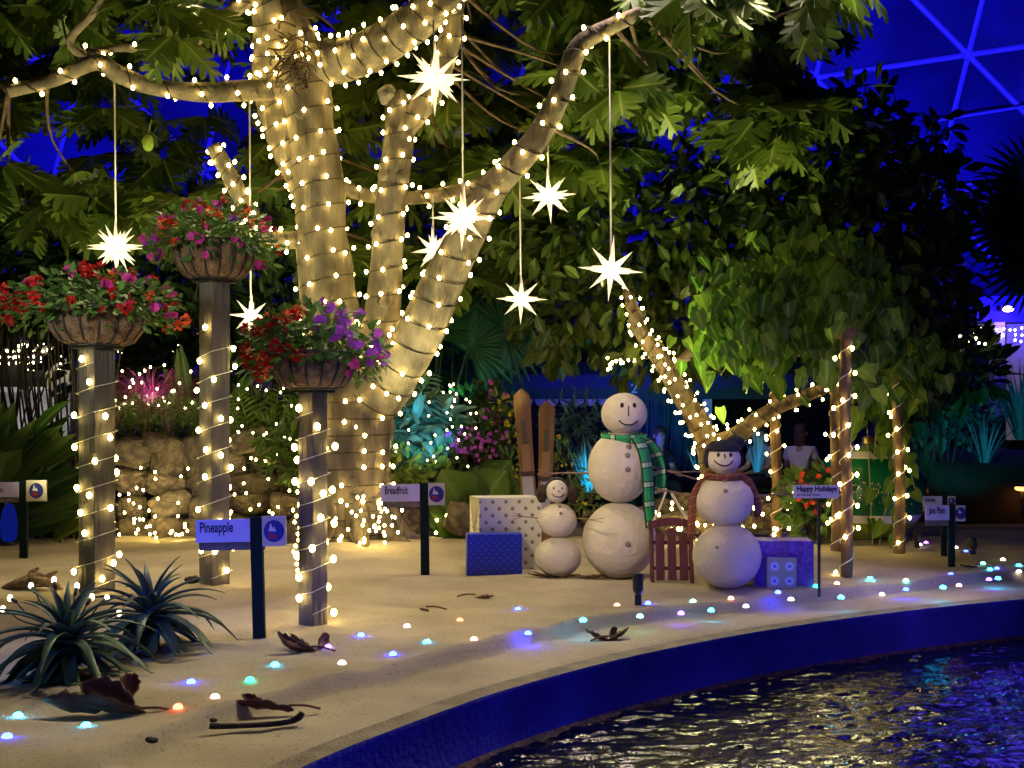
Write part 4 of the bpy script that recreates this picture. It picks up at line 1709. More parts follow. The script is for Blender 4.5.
def plant_sign(lab, word, base, plate, post, logo, word_px=None, roll=0.0, align='LEFT', plank=True):
    """plate / post / logo: photo boxes (x0, y0, x1, y1); all stand at the depth of the post's foot"""
    p = G(*base)
    k = p.y / F
    t = thing('plant_sign', lab, 'sign', p)

    def X(px):
        return (px - 512) * k - p.x

    def Z(py):
        return CH - (py - HZ) * k - p.z
    b = MB()
    b.box((X(post[0]), -0.022, -0.03), (X(post[2]), 0.022, Z(post[1])))
    b.build('post', M_SIGNPOST, t, False, bevel=0.004)
    M = Matrix.Rotation(roll, 4, 'Y')
    b = MB()
    b.box((X(plate[0]), -0.034, Z(plate[3])), (X(plate[2]), -0.022, Z(plate[1])))
    pl = b.build('name_plate', M_PLATE, t, False, bevel=0.002)
    if plank:
        b = MB()
        b.box((X(plate[0]) + 0.01, -0.005, Z(plate[3]) - 0.05), (X(post[2]) + 0.01, 0.012, Z(plate[1]) - 0.02))
        b.build('back_plank', mat('grey_plank', (0.22, 0.18, 0.15), 0.9, (0.12, 0.1, 0.08), 20, 0.3, 40), t, False)
    b = MB()
    b.box((X(logo[0]), -0.034, Z(logo[3])), (X(logo[2]), -0.022, Z(logo[1])))
    lg = b.build('logo_plate', M_LOGO, t, False, bevel=0.002)
    cx, cz = (X(logo[0]) + X(logo[2])) / 2 + 0.1 * (X(logo[2]) - X(logo[0])) * 0, (Z(logo[1]) + Z(logo[3])) / 2
    r = (Z(logo[1]) - Z(logo[3])) * 0.34
    # round emblem: blue disc, white peak and a red wave
    b = MB()
    vs = [(cx, -0.0355, cz)] + [(cx + r * math.cos(a * PI / 16), -0.0355, cz + r * 1.08 * math.sin(a * PI / 16)) for a in range(32)]
    b.add(vs, [(0, 1 + i, 1 + (i + 1) % 32) for i in range(32)])
    em = b.build('emblem', M_EMB, lg, False)
    b = MB()
    b.add([(cx - r * 0.55, -0.0365, cz), (cx + r * 0.25, -0.0365, cz - r * 0.05), (cx + r * 0.05, -0.0365, cz + r * 0.45), (cx - r * 0.12, -0.0365, cz + r * 0.3), (cx - r * 0.3, -0.0365, cz + r * 0.85)],
          [(0, 1, 2, 3, 4)])
    b.build('emblem_peak', M_EMBW, lg, False)
    b = MB()
    b.add([(cx - r * 0.7, -0.0365, cz - r * 0.2), (cx - r * 0.5, -0.0365, cz - r * 0.7), (cx + r * 0.1, -0.0365, cz - r * 0.82), (cx + r * 0.35, -0.0365, cz - r * 0.45), (cx - r * 0.1, -0.0365, cz - r * 0.25)],
          [(0, 1, 2, 3, 4)])
    b.build('emblem_wave', M_EMBR, lg, False)
    H = Z(plate[1]) - Z(plate[3])
    if word:
        wx0, wx1 = word_px
        if align == 'LEFT':
            text(word, H * 0.62, M_INK, pl, (X(wx0), -0.0352, (Z(plate[1]) + Z(plate[3])) / 2 + H * 0.14), (wx1 - wx0) * k, 0.0018)
        else:
            text(word, H * 0.45, M_INK, pl, (X(wx1), -0.0352, (Z(plate[1]) + Z(plate[3])) / 2), None, 0.001, 'RIGHT')
    t.rotation_euler = (0, roll, 0)
    return t


plant_sign('sign reading Pineapple on a dark post, nearest of the plant signs', 'Pineapple', (259, 638), (200, 518, 254, 541), (253.5, 517, 265.5, 640), (266, 516, 290, 546), (204, 237), math.radians(-1.5))
plant_sign('sign reading Breadfruit on a dark post beside the tree', 'Breadfruit', (425, 575), (382, 484, 421, 501), (421, 483, 429.5, 576), (429.5, 483, 446, 505), (386, 409), math.radians(-0.7))
plant_sign('sign at the left edge, its plate cut off by the frame', 'Taro', (23.5, 558), (-28, 482, 20, 497), (20, 481, 27.5, 560), (27.5, 480, 48, 501), (-20, 5), 0.0, 'RIGHT')
plant_sign('sign reading Java Plum, front one of the pair at right', 'Java Plum', (951, 567), (924, 505, 948, 520), (948.5, 504, 954.5, 568), (954.5, 505, 964, 521), (927.5, 944), 0.0)
plant_sign('sign standing just behind the Java Plum sign', 'Soursop', (943, 556), (922, 496, 941, 506), (941.5, 496, 946.5, 557), (946.5, 496, 954, 506), (924, 934), 0.0)

p = G(819, 594)
k = p.y / F
t = thing('greeting_sign', 'white Happy Holidays sign on a thin black stake before the poinsettia', 'sign', p)
b = MB()
b.box((-0.009, -0.009, -0.02), (0.009, 0.009, CH - (486 - HZ) * k - p.z))
b.build('stake', M_IRON, t, False)
b = MB()
x0, x1, z0, z1 = (793 - 819) * k, (838 - 819) * k, CH - (498 - HZ) * k - p.z, CH - (485 - HZ) * k - p.z
b.box((x0, -0.018, z0), (x1, -0.009, z1))
pl = b.build('plate', mat('plate_white', (0.70, 0.68, 0.68), 0.5), t, False, bevel=0.002)
text('Happy Holidays', 0.055, M_INK, pl, (x0 + 0.022, -0.019, (z0 + z1) / 2 + 0.020), 40 * k, 0.002)
text('to You and Yours', 0.026, M_INK, pl, (x0 + 0.024, -0.019, z0 + 0.024), 23 * k, 0.0006)


# ------------------------------------------------------------------ second tree (forked, dark glossy crown) and its lights
FB = onsand(P(716, 0, 12.3).x, 12.3)
limb('fork_trunk', [(722, 548, 12.3, 20), (718, 510, 12.3, 16), (714, 470, 12.3, 14), (708, 440, 12.3, 13)])
limb('fork_left', [(711, 450, 12.3, 13), (694, 415, 12.3, 11), (676, 385, 12.3, 10), (662, 362, 12.3, 9), (640, 330, 12.3, 7), (628, 290, 12.4, 5)])
limb('fork_right', [(710, 448, 12.3, 13), (735, 436, 12.2, 9), (768, 412, 12.1, 7.5), (800, 398, 12.0, 6.5), (832, 384, 11.9, 5.5), (860, 360, 11.8, 4)])
limb('fork_mid', [(668, 372, 12.3, 6), (690, 352, 12.3, 5), (700, 320, 12.4, 4), (720, 270, 12.6, 3)])
t = thing('evergreen_tree', 'dark-leaved forked tree behind the snowmen, its low fork wrapped in lights', 'tree', FB)
for q in ('fork_trunk', 'fork_left', 'fork_right', 'fork_mid'):
    b = MB()
    b.tube(LIMBS[q][0], LIMBS[q][1], 12, True, 0.12)
    keep(b.build('trunk' if q == 'fork_trunk' else 'limb', M_BARK2, t), t)
L = Leaves()
BLOBS = [(560, 235, 55), (600, 300, 62), (555, 320, 45), (640, 230, 80), (690, 330, 52), (640, 350, 35), (720, 220, 90), (790, 190, 85), (760, 290, 60), (840, 160, 75), (890, 210, 75),
         (880, 300, 70), (920, 280, 60), (910, 370, 45), (860, 110, 40), (940, 200, 40), (930, 140, 30)]
for bx, by, br in BLOBS:
    n = int(br * br * 0.085)
    for i in range(n):
        while True:
            u, v, w = rnd.uniform(-1, 1), rnd.uniform(-1, 1), rnd.uniform(-1, 1)
            q = u * u + v * v + w * w
            if 0.08 < q < 1:
                break
        Y = 13.4 + w * 1.1
        c = P(bx + u * br, by + v * br, Y)
        d = Vector((u, w * 0.6 - 0.3, -v - 0.5)) + rdir() * 0.8
        L.add(OVAL, c, d, Vector((0, -0.8, 0.6)) + rdir() * 0.7, rnd.uniform(0.16, 0.27), rnd.uniform(0.85, 1.15))
L.build('foliage', leafmat('evergreen_leaf', (0.010, 0.024, 0.006), (0.062, 0.098, 0.014), (0.10, 0.14, 0.035), 0.15, 0.35), t)
for q, pitch, sp, lab in (('fork_left', 0.14, 0.105, 'string of fairy lights around the left arm of the low forked tree'),
                          ('fork_right', 0.16, 0.13, 'string of fairy lights around the right arm of the low forked tree'),
                          ('fork_trunk', 0.16, 0.16, 'string of fairy lights around the short trunk behind the capped snowman')):
    cord, bl = wrap(LIMBS[q][0], LIMBS[q][1], pitch, sp)
    light_string(lab, [cord], bl, 0.014, base=cord[0])
bl = [P(rnd.gauss(622, 9), rnd.gauss(360, 7), 12.2 + rnd.uniform(-.2, .2)) for i in range(12)] + [P(rnd.gauss(672, 22), rnd.gauss(362, 9), 12.0) for i in range(10)]
light_string('loose fairy lights tangled in the leaves above the big snowman', [sorted(bl, key=lambda v: v.x)], bl, 0.014)

# ------------------------------------------------------------------ vine trellis
M_TPOST = mat('round_post', (0.19, 0.12, 0.065), 0.9, (0.11, 0.065, 0.035), 10, 0.6, 40, stretch=(1, 1, 0.25))
posts = [((846, 575), 340, 5.5), ((776, 541), 345, 5.2), ((836, 552), 350, 5.0), ((899, 554), 372, 5.0)]
tops = []
o0 = G(846, 575)
t = thing('vine_trellis', 'four rough round posts with a flat top frame carrying the leafy vine', 'trellis', o0)
for (bx, by), ty, r in posts:
    p = G(bx, by)
    k = p.y / F
    top = P(bx, ty, p.y)
    top.z = 2.12
    b = MB()
    pp, rr = smooth_path([p - Vector((0, 0, 0.1)), p.lerp(top, 0.3) + Vector((0.01, 0, 0)), p.lerp(top, 0.65) - Vector((0.012, 0, 0)), top], [r * k * 1.1, r * k, r * k, r * k * 0.9], 6)
    b.tube(pp, rr, 12, True, 0.15)
    keep(b.build('post', M_TPOST, t), t)
    tops.append((top, pp, rr))
for i, j in ((0, 3), (3, 2), (2, 1), (1, 0)):
    b = MB()
    b.tube([tops[i][0], tops[j][0]], 0.045, 10)
    keep(b.build('beam', M_TPOST, t), t)
for (top, pp, rr), lab, nb in zip(tops, ('front post of the vine trellis, next to the Happy Holidays sign', 'left post of the vine trellis, right of the capped snowman',
                                        'rear post of the vine trellis, hidden behind the front one', 'right post of the vine trellis, before the green ornament'), (26, 16, 20, 18)):
    cord, bl = wrap(pp, rr, 0.22, 0.11, 0.02)
    rnd.shuffle(bl)
    light_string('fairy lights around the ' + lab, [cord], bl[:nb], 0.016, M_CORDW, 0.005)

VB = G(872, 553)
t = thing('heart_leaf_vine', 'bright green heart-leaved vine hanging from the trellis', 'vine', VB)
L, st = Leaves(), MB()
vc = [P(x, y, Y) for x, y, Y in ((722, 300, 10.6), (735, 330, 10.4), (752, 285, 10.6), (775, 310, 10.3), (805, 300, 10.2), (838, 318, 10.0), (860, 340, 10.1), (822, 345, 10.0), (745, 345, 10.6),
                                 (790, 335, 10.4), (780, 262, 10.8), (820, 262, 10.7), (885, 375, 11.6), (905, 385, 11.7), (715, 320, 10.8), (848, 275, 10.8), (870, 305, 10.8), (868, 338, 10.0), (888, 352, 10.8), (905, 362, 11.4), (852, 326, 9.9))]
for c in vc:
    for i in range(40):
        q = c + Vector((rnd.gauss(0, 0.17), rnd.gauss(0, 0.20), rnd.gauss(0, 0.20)))
        L.add(HEART, q, Vector((rnd.uniform(-.8, .8), rnd.uniform(-.7, .3), -1)), Vector((rnd.uniform(-.9, .9), -1, 0.5)), rnd.uniform(0.11, 0.22), rnd.uniform(0.8, 1.1), rnd.random() ** 2)
strands = []
for i in range(15):
    x = rnd.uniform(715, 905)
    y0, y1 = rnd.uniform(330, 350), rnd.uniform(362, 395)
    strands.append((x, y0, x + rnd.uniform(-10, 10), y1, rnd.uniform(10.4, 11.2)))
for i in range(12):
    x = rnd.uniform(848, 905)
    strands.append((x, 350, x + rnd.uniform(-12, 14), rnd.uniform(405, 462), rnd.uniform(11.6, 12.0)))
strands += [(905, 430, 918, 500, 11.75), (896, 470, 893, 545, 11.7), (838, 470, 826, 535, 11.9)]
bare = [(866, 400, 873, 552, 11.95), (897, 420, 878, 551, 11.9)]
for x0, y0, x1, y1, Y in strands + bare:
    a, z = P(x0, y0, Y), P(x1, y1, Y - 0.05)
    mid = a.lerp(z, 0.5) + Vector((rnd.uniform(-.06, .06), rnd.uniform(-.05, .05), 0))
    pp, _ = smooth_path([a, mid, z], None, 6)
    b = MB()
    b.tube(pp, 0.006, 5)
    keep(b.build('stem', mat('vine_stem', (0.30, 0.32, 0.14), 0.7), t), t)
    n = max(3, int((a - z).length / 0.11)) if (x0, y0, x1, y1, Y) not in bare else 5
    for i in range(n):
        u = i / n
        q = pp[int(u * (len(pp) - 1))]
        L.add(HEART, q + Vector((rnd.uniform(-.05, .05), -0.02, 0)), Vector((rnd.uniform(-.8, .8), rnd.uniform(-.6, 0), -1)), Vector((rnd.uniform(-.5, .5), -1, 0.4)), rnd.uniform(0.12, 0.21))
L.build('foliage', leafmat('vine_leaf', (0.04, 0.11, 0.012), (0.19, 0.33, 0.03), (0.26, 0.38, 0.07), 0.35), t)

# big banded ornament behind the trellis
p = onsand(P(868, 0, 12.75).x, 12.75)
k = 12.75 / F
t = thing('giant_ornament', 'giant green and white banded ornament ball behind the trellis posts', 'ornament', p)
R_, H_ = 57 * k, 49 * k
cz = H_ * 0.94
bands = [('cap_band', 1.0, 0.83, 'orn_lime', (0.28, 0.40, 0.03)), ('white_band', 0.83, 0.69, 'orn_white', (0.72, 0.72, 0.66)), ('green_band', 0.69, -0.42, 'orn_green', (0.005, 0.13, 0.05)),
         ('white_band', -0.42, -0.58, 'orn_white', None), ('lime_band', -0.58, -1.0, 'orn_lime', None)]
for nm, u1, u0, mn, cc in bands:
    b = MB()
    n = 14 if nm == 'green_band' else 6
    prof = []
    for i in range(n + 1):
        u = u0 + (u1 - u0) * i / n
        prof.append((max(0.001, R_ * math.sqrt(max(0, 1 - u * u))), u * H_))
    b.lathe(prof, (0, 0, cz), 48)
    b.build(nm, mat(mn, cc or (0, 0, 0), 0.25, None, 6, 0, 30, spec=0.6), t)
b = MB()
R2 = random.Random(5)
for sx, sy in ((-0.20, 0.05), (0.10, 0.1), (0.38, 0.0), (-0.5, 0.12)):
    for i in range(22):
        a = i * 2 * PI / 11
        rr = 0.05 + 0.17 * (i // 11) * R2.uniform(0.6, 1) + 0.03 * R2.random()
        u, v = sx + rr * math.cos(a), sy + rr * math.sin(a)
        w = math.sqrt(max(0.05, 1 - u * u - v * v))
        b.ball((u * R_, -w * R_, cz + v * H_), 0.008, 6, 4)
o = b.build('gold_sparkles', mat('gold_glitter', (0.85, 0.72, 0.30), 0.3, metal=0.6), t)
o['kind'] = 'stuff'
b = MB()
b.lathe([(0.07, 0), (0.07, 0.06), (0.05, 0.08), (0.001, 0.085)], (0, 0, cz + H_ * 0.985), 16)
b.build('ornament_cap', mat('gold_cap', (0.7, 0.55, 0.2), 0.3, metal=0.9), t)

# ------------------------------------------------------------------ plants: builders


def blades(name, lab, cat, base, n, length, spread, wid, m, lean=(0.15, 0.9), droop=0.5, seg=6, group=None, col=None):
    """a tuft of strap leaves from one base"""
    t = thing(name, lab, cat, base, 0, group)
    L = Leaves()
    for i in range(n):
        a = rnd.uniform(0, 2 * PI)
        le = rnd.uniform(*lean)
        ln = length * rnd.uniform(0.65, 1.1)
        out = Vector((math.cos(a), math.sin(a), 0))
        v, f, tt = [], [], []
        w = wid * rnd.uniform(0.8, 1.2)
        side = Vector((-math.sin(a), math.cos(a), 0))
        dr = droop * rnd.uniform(0.6, 1.3)
        for j in range(seg + 1):
            u = j / seg
            c = out * (ln * (math.sin(le) * u + dr * 0.35 * u * u) + spread * 0.1) + Vector((0, 0, ln * (math.cos(le) * u - dr * 0.75 * u ** 2.4)))
            ww = w * (1 - u ** 2.2) * (0.75 + 0.6 * u * (1 - u)) + 0.0005
            for s, lift in ((-1, 0.25), (0, 0), (1, 0.25)):
                v.append(c + side * (s * ww) + Vector((0, 0, lift * ww)))
                tt.append(1.0 - abs(s))
        for j in range(seg):
            b_ = j * 3
            f += [(b_, b_ + 1, b_ + 4, b_ + 3), (b_ + 1, b_ + 2, b_ + 5, b_ + 4)]
        L.V.append(np.array([tuple(q) for q in v]))
        L.Fc += [tuple(q + L.n for q in ff) for ff in f]
        T = np.zeros((len(v), 4))
        T[:, 0] = tt
        T[:, 1] = rnd.random()
        T[:, 3] = 1
        L.T.append(T)
        L.n += len(v)
    o = L.build('leaves', m)
    o.parent = t
    return t


def bush(name, lab, cat, base, blobs, n, tpl, ln, m, width=1.0, stems=True, group=None, updir=0.2, flat=False):
    """blobs: (px, py, Y, r px) clumps of leaves; stems rise from the base"""
    t = thing(name, lab, cat, base, 0, group)
    L, st = Leaves(), MB()
    for bx, by, Y, br in blobs:
        r = br * Y / F
        c = P(bx, by, Y)
        for i in range(n):
            d = rdir()
            q = c + d * r * rnd.uniform(0.45, 1.0)
            if q.z < 0.02:
                continue
            L.add(tpl, q, d + Vector((0, -0.2, updir)) + rdir() * 0.5, Vector((0, -0.6, 0.8)) + rdir() * 0.5, ln * rnd.uniform(0.7, 1.2), width)
        if stems:
            pp, _ = smooth_path([base, base.lerp(c, 0.5) + Vector((rnd.uniform(-.05, .05), 0, 0.05)), c], None, 4)
            st.tube(pp, 0.012, 5)
    o = L.build('foliage', m, t)
    if stems:
        keep(st.build('stems', M_TWIG, t), t)
    return t


def spot_flowers(t, pts, kinds, s0=0.8, s1=1.4, name='blossom'):
    for q in pts[:100]:
        o = bpy.data.objects.new(name, rnd.choice(FLM[rnd.choice(kinds)]))
        COL.objects.link(o)
        o.parent = t
        o.location = Vector(q) - t.location
        s = rnd.uniform(s0, s1)
        o.scale = (s, s, s)
        o.rotation_euler = (rnd.uniform(-.6, .6), rnd.uniform(-.6, .6), rnd.uniform(-1, 1))


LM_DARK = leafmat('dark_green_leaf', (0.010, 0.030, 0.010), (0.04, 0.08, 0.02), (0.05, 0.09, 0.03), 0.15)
LM_MID = leafmat('mid_green_leaf', (0.03, 0.08, 0.015), (0.11, 0.19, 0.035), (0.16, 0.24, 0.07), 0.25)
LM_LIME = leafmat('lime_leaf', (0.10, 0.17, 0.02), (0.26, 0.34, 0.05), (0.3, 0.36, 0.1), 0.3)
LM_BLUE = leafmat('bluegreen_leaf', (0.05, 0.14, 0.12), (0.16, 0.32, 0.28), (0.2, 0.36, 0.32), 0.25)
LM_PURP = leafmat('purple_grass', (0.16, 0.03, 0.07), (0.42, 0.13, 0.22), (0.4, 0.15, 0.22), 0.3)
LM_BROM = leafmat('pineapple_leaf', (0.035, 0.075, 0.045), (0.09, 0.15, 0.09), (0.12, 0.19, 0.12), 0.1, 0.4)
LM_CANE = mat('black_cane', (0.010, 0.008, 0.007), 0.6, (0.022, 0.014, 0.010), 10, 0.2, 40)
for nm, cs in (('yellow', ((0.65, 0.50, 0.03), (0.80, 0.66, 0.08))),):
    m_ = leafmat('petal_' + nm, cs[0], cs[1], cs[0], 0.2, 0.6)
    FLM[nm] = []
    for sd in range(3):
        o_ = blossom_mesh('red', sd * 5 + 40).build('blossom', m_)
        FLM[nm].append(o_.data)
        bpy.data.objects.remove(o_)

# pineapple plants in the foreground
def pineapple(lab, px, py, scale, n):
    p = G(px, py)
    t = thing('pineapple_plant', lab, 'plant', p)
    L = Leaves()
    hc = 0.24 * scale
    for i in range(n):
        u = i / n
        a = i * 2.39996 + rnd.uniform(-.2, .2)
        el = 1.35 - 1.75 * u ** 0.8 + rnd.uniform(-.1, .1)
        ln = scale * (0.30 + 0.26 * min(1, u * 2)) * rnd.uniform(0.85, 1.1)
        out = Vector((math.cos(a), math.sin(a), 0))
        side = Vector((-math.sin(a), math.cos(a), 0))
        w = 0.036 * scale * rnd.uniform(0.85, 1.2) * (0.7 + 0.6 * u)
        c = Vector((0, 0, hc * (1.05 - 0.75 * u))) + out * 0.02
        v, tt = [], []
        S = 9
        e = el
        for j in range(S + 1):
            q = j / S
            ww = w * (1 - q ** 1.7) + 0.0006
            nrm = Vector((0, 0, 1)) * math.cos(e) - out * math.sin(e)
            for s in (-1, 0, 1):
                v.append(c + side * (s * ww) + nrm * (abs(s) * ww * 0.55))
                tt.append(0.6 * (1 - abs(s)))
            d = out * math.cos(e) + Vector((0, 0, math.sin(e)))
            c = c + d * (ln / S)
            if c.z < 0.012:
                c.z = 0.012
            e -= (0.07 + 0.20 * u) * (0.7 + 0.6 * rnd.random())
            e = max(e, -1.45)
        L.V.append(np.array([tuple(q) for q in v]))
        for j in range(S):
            b_ = j * 3 + L.n
            L.Fc += [(b_, b_ + 1, b_ + 4, b_ + 3), (b_ + 1, b_ + 2, b_ + 5, b_ + 4)]
        T = np.zeros((len(v), 4))
        T[:, 0] = tt
        T[:, 1] = rnd.random()
        T[:, 3] = 1
        L.T.append(T)
        L.n += len(v)
    o = L.build('leaves', LM_BROM, None, True)
    o.parent = t
    sm = o.modifiers.new('solid', 'SOLIDIFY')
    sm.thickness = 0.003
    b = MB()
    b.lathe([(0.05 * scale, -0.02), (0.06 * scale, hc * 0.5), (0.045 * scale, hc), (0.002, hc * 1.05)], (0, 0, 0), 12)
    b.build('stem', LM_CANE, t)
    return p


pa = pineapple('spiky pineapple plant nearest the left edge, in the foreground', 66, 676, 0.92, 58)
pb = pineapple('spiky pineapple plant just behind the foreground one, left of the Pineapple sign', 150, 648, 0.96, 52)
# black-holdered bulbs strung through the nearer plant
cl, bl = [], []
for px, py in ((3, 609), (10, 598), (31, 586), (54, 580), (77, 586), (92, 597), (107, 598), (119, 613)):
    bl.append(P(px, py, 5.75))
hold = MB()
c0 = bl[0]
t = thing('light_string', 'pear bulbs in long black holders over the nearer pineapple plant', 'fairy lights', c0)
b = MB()
for q in bl:
    d = (pa + Vector((0, 0, 0.2)) - q).normalized()
    b.tube([q + d * 0.012 - c0, q + d * 0.05 - c0], 0.009, 6)
    pp, _ = smooth_path([q + d * 0.05 - c0, q + d * 0.15 - c0 - Vector((0, 0, 0.02)), pa + Vector((0, 0, 0.22)) - c0], None, 4)
    b.tube(pp, 0.004, 5)
b.build('cord', M_CORD, t)
me = None
for q in bl:
    if me is None:
        m = MB()
        m.ball((0, 0, 0), (0.013, 0.013, 0.018), 10, 8)
        o = m.build('bulb', glow('pear_bulb', (1.0, 0.86, 0.55), 5.0), t)
        me = o.data
    else:
        o = bpy.data.objects.new('bulb', me)
        COL.objects.link(o)
        o.parent = t
    o.location = q - c0

# driftwood left of the left post
p = G(33, 592)
t = thing('driftwood', 'pale twisted piece of driftwood on the sand beside the left post', 'driftwood', p)
b = MB()
k = p.y / F
for kn, r in (([(-0.22, 0, 0.02), (-0.1, 0, 0.06), (0.0, 0.02, 0.10), (0.08, 0, 0.13)], (0.02, 0.05, 0.055, 0.02)),
              ([(0.0, 0, 0.08), (0.10, -0.02, 0.08), (0.17, 0, 0.05), (0.2, 0.02, 0.01)], (0.05, 0.035, 0.03, 0.012)),
              ([(-0.03, 0, 0.08), (-0.02, 0.02, 0.14), (0.03, 0.03, 0.17)], (0.04, 0.025, 0.01)),
              ([(0.08, 0, 0.08), (0.13, -0.01, 0.13), (0.18, 0, 0.15)], (0.035, 0.02, 0.008))):
    pp, rr = smooth_path(kn, r, 5)
    b.tube(pp, rr, 9, True, 0.45)
b.build('wood', mat('driftwood', (0.42, 0.30, 0.19), 0.9, (0.16, 0.09, 0.06), 9, 1.0, 30), t)

# ------------------------------------------------------------------ dried leaves and sticks on the sand
M_DRY = leafmat('dry_leaf', (0.05, 0.020, 0.012), (0.20, 0.085, 0.045), (0.28, 0.16, 0.09), 0.15, 0.6)


def dry_leaf(lab, px, py, pieces, rz=0.0, cat='dried leaf', name='dried_leaf'):
    """pieces: (offset, heading, roll, curl along, curl across, length, width)"""
    p = G(px, py)
    t = thing(name, lab, cat, p, rz)
    for idx, (off, head, roll, ca, cb, ln, wd) in enumerate(pieces):
        L = Leaves()
        nx, ny = 6, 12
        v, f, tt = [], [], []
        for j in range(ny + 1):
            y = j / ny
            w = wd * math.sin(PI * (0.06 + 0.9 * y)) * (0.72 + 0.28 * abs(math.sin(y * 13)))
            for i in range(nx + 1):
                x = (i / nx * 2 - 1)
                a = x * cb
                xx = w * math.sin(a) / max(cb, 0.1)
                zz = w * (1 - math.cos(a)) / max(cb, 0.1)
                b_ = y * ca
                yy = ln * (math.sin(b_) / max(ca, 0.05))
                z2 = ln * (1 - math.cos(b_)) / max(ca, 0.05)
                v.append(Vector((xx, yy, zz + z2 + 0.012 * mnoise.noise(Vector((x * 2, y * 6, idx * 3.1 + px))))))
                tt.append(1 - abs(x))
        M = Matrix.Translation(off) @ Matrix.Rotation(head, 4, 'Z') @ Matrix.Rotation(roll, 4, 'Y')
        v = [M @ q for q in v]
        for j in range(ny):
            for i in range(nx):
                a = j * (nx + 1) + i
                f.append((a, a + 1, a + nx + 2, a + nx + 1))
        L.V.append(np.array([tuple(q) for q in v]))
        L.Fc = f
        T = np.zeros((len(v), 4))
        T[:, 0] = tt
        T[:, 1] = [0.5 + 0.5 * mnoise.noise(q * 14) for q in v]
        T[:, 3] = 1
        L.T.append(T)
        L.n = len(v)
        o = L.build('leaf_blade', M_DRY, None, True)
        o.parent = t
        zmin = min(q.z for q in v)
        o.location.z = -zmin + 0.002 if zmin < 0.002 else 0
        sm = o.modifiers.new('solid', 'SOLIDIFY')
        sm.thickness = 0.004
    b = MB()
    off, head, roll, ca, cb, ln, wd = pieces[0]
    M = Matrix.Translation(off) @ Matrix.Rotation(head, 4, 'Z')
    pp, _ = smooth_path([M @ Vector((0, 0.02, 0.03)), M @ Vector((0, -0.05, 0.03)), M @ Vector((0.01, -0.12, 0.012))], None, 4)
    b.tube(pp, 0.006, 5)
    b.build('leaf_stalk', mat('dry_stalk', (0.16, 0.08, 0.04), 0.8), t)
    return t


H = math.radians
dry_leaf('largest curled brown leaf, over the cyan light in the left foreground', 112, 716,
         [((0.14, 0.02, 0.0), H(100), 0.2, 0.5, 1.5, 0.36, 0.11), ((0.10, -0.02, 0.05), H(65), -0.7, 0.9, 1.2, 0.26, 0.10), ((-0.05, 0.0, 0.02), H(110), 0.7, 0.6, 1.6, 0.24, 0.10),
          ((0.05, 0.03, 0.06), H(20), 0.3, 1.4, 1.5, 0.16, 0.07)])
dry_leaf('dark shrivelled leaf right beside the foot of the right flower post', 306, 652,
         [((0.05, 0, 0), H(70), 0.5, 0.9, 1.9, 0.20, 0.06), ((0.0, 0, 0.02), H(100), -0.5, 1.3, 1.7, 0.20, 0.06), ((-0.02, 0.02, 0.0), H(140), 0.2, 1.0, 2.0, 0.16, 0.05), ((0.07, 0.03, 0.02), H(20), 0.9, 1.4, 1.6, 0.14, 0.05)])
dry_leaf('curled brown leaf just above the long dark stick', 262, 712,
         [((0.14, 0, 0), H(92), 0.3, 0.25, 1.7, 0.28, 0.06), ((0.03, 0.0, 0.02), H(70), -0.4, 0.9, 1.4, 0.14, 0.04)])
dry_leaf('crumpled purple-brown leaf near the pool rim below the snowmen', 608, 641,
         [((0.0, 0, 0.0), H(-70), -0.3, 0.9, 1.3, 0.17, 0.05), ((0.0, 0, 0.0), H(75), 0.3, 0.8, 1.4, 0.16, 0.05), ((0.02, 0.0, 0.02), H(10), 0.8, 1.6, 1.5, 0.11, 0.04)])
dry_leaf('single narrow dry leaf lying on open sand in front of the blue present', 480, 599, [((-0.05, 0.02, 0), H(-110), 0.1, 0.3, 0.8, 0.16, 0.035)])
dry_leaf('flat brown fronds lying left at the foot of the smallest snowman', 545, 577,
         [((0.12, -0.02, 0), H(88), 0.05, 0.2, 0.5, 0.26, 0.035), ((0.1, -0.04, 0), H(75), 0.1, 0.3, 0.5, 0.2, 0.03)])
dry_leaf('flat brown fronds lying between the smallest and the biggest snowman', 588, 578,
         [((-0.08, -0.02, 0), H(-85), 0.05, 0.2, 0.5, 0.22, 0.035), ((-0.06, -0.03, 0), H(-105), 0.1, 0.3, 0.5, 0.2, 0.03)])
dry_leaf('small dark leaf on the sand right of the Java Plum sign', 972, 568, [((0.05, 0, 0), H(95), 0.1, 0.3, 0.6, 0.16, 0.04)])
dry_leaf('tiny dry leaf on open sand between the right flower post and the Breadfruit sign', 424, 611, [((0.03, 0, 0), H(85), 0.1, 0.4, 0.8, 0.06, 0.02)])
p = G(258, 728)
t = thing('stick', 'long dark curved stick on the sand near the pool rim', 'stick', p, H(12))
b = MB()
pp, rr = smooth_path([(-0.20, 0, 0.022), (-0.16, 0, 0.016), (0, -0.01, 0.016), (0.12, 0, 0.02), (0.17, 0.01, 0.035), (0.185, 0.01, 0.055)], [0.016, 0.013, 0.012, 0.012, 0.016, 0.013], 5)
b.tube(pp, rr, 9, True, 0.3)
b.build('wood', mat('black_wood', (0.02, 0.014, 0.012), 0.8, (0.05, 0.035, 0.03), 20, 0.6, 50), t)
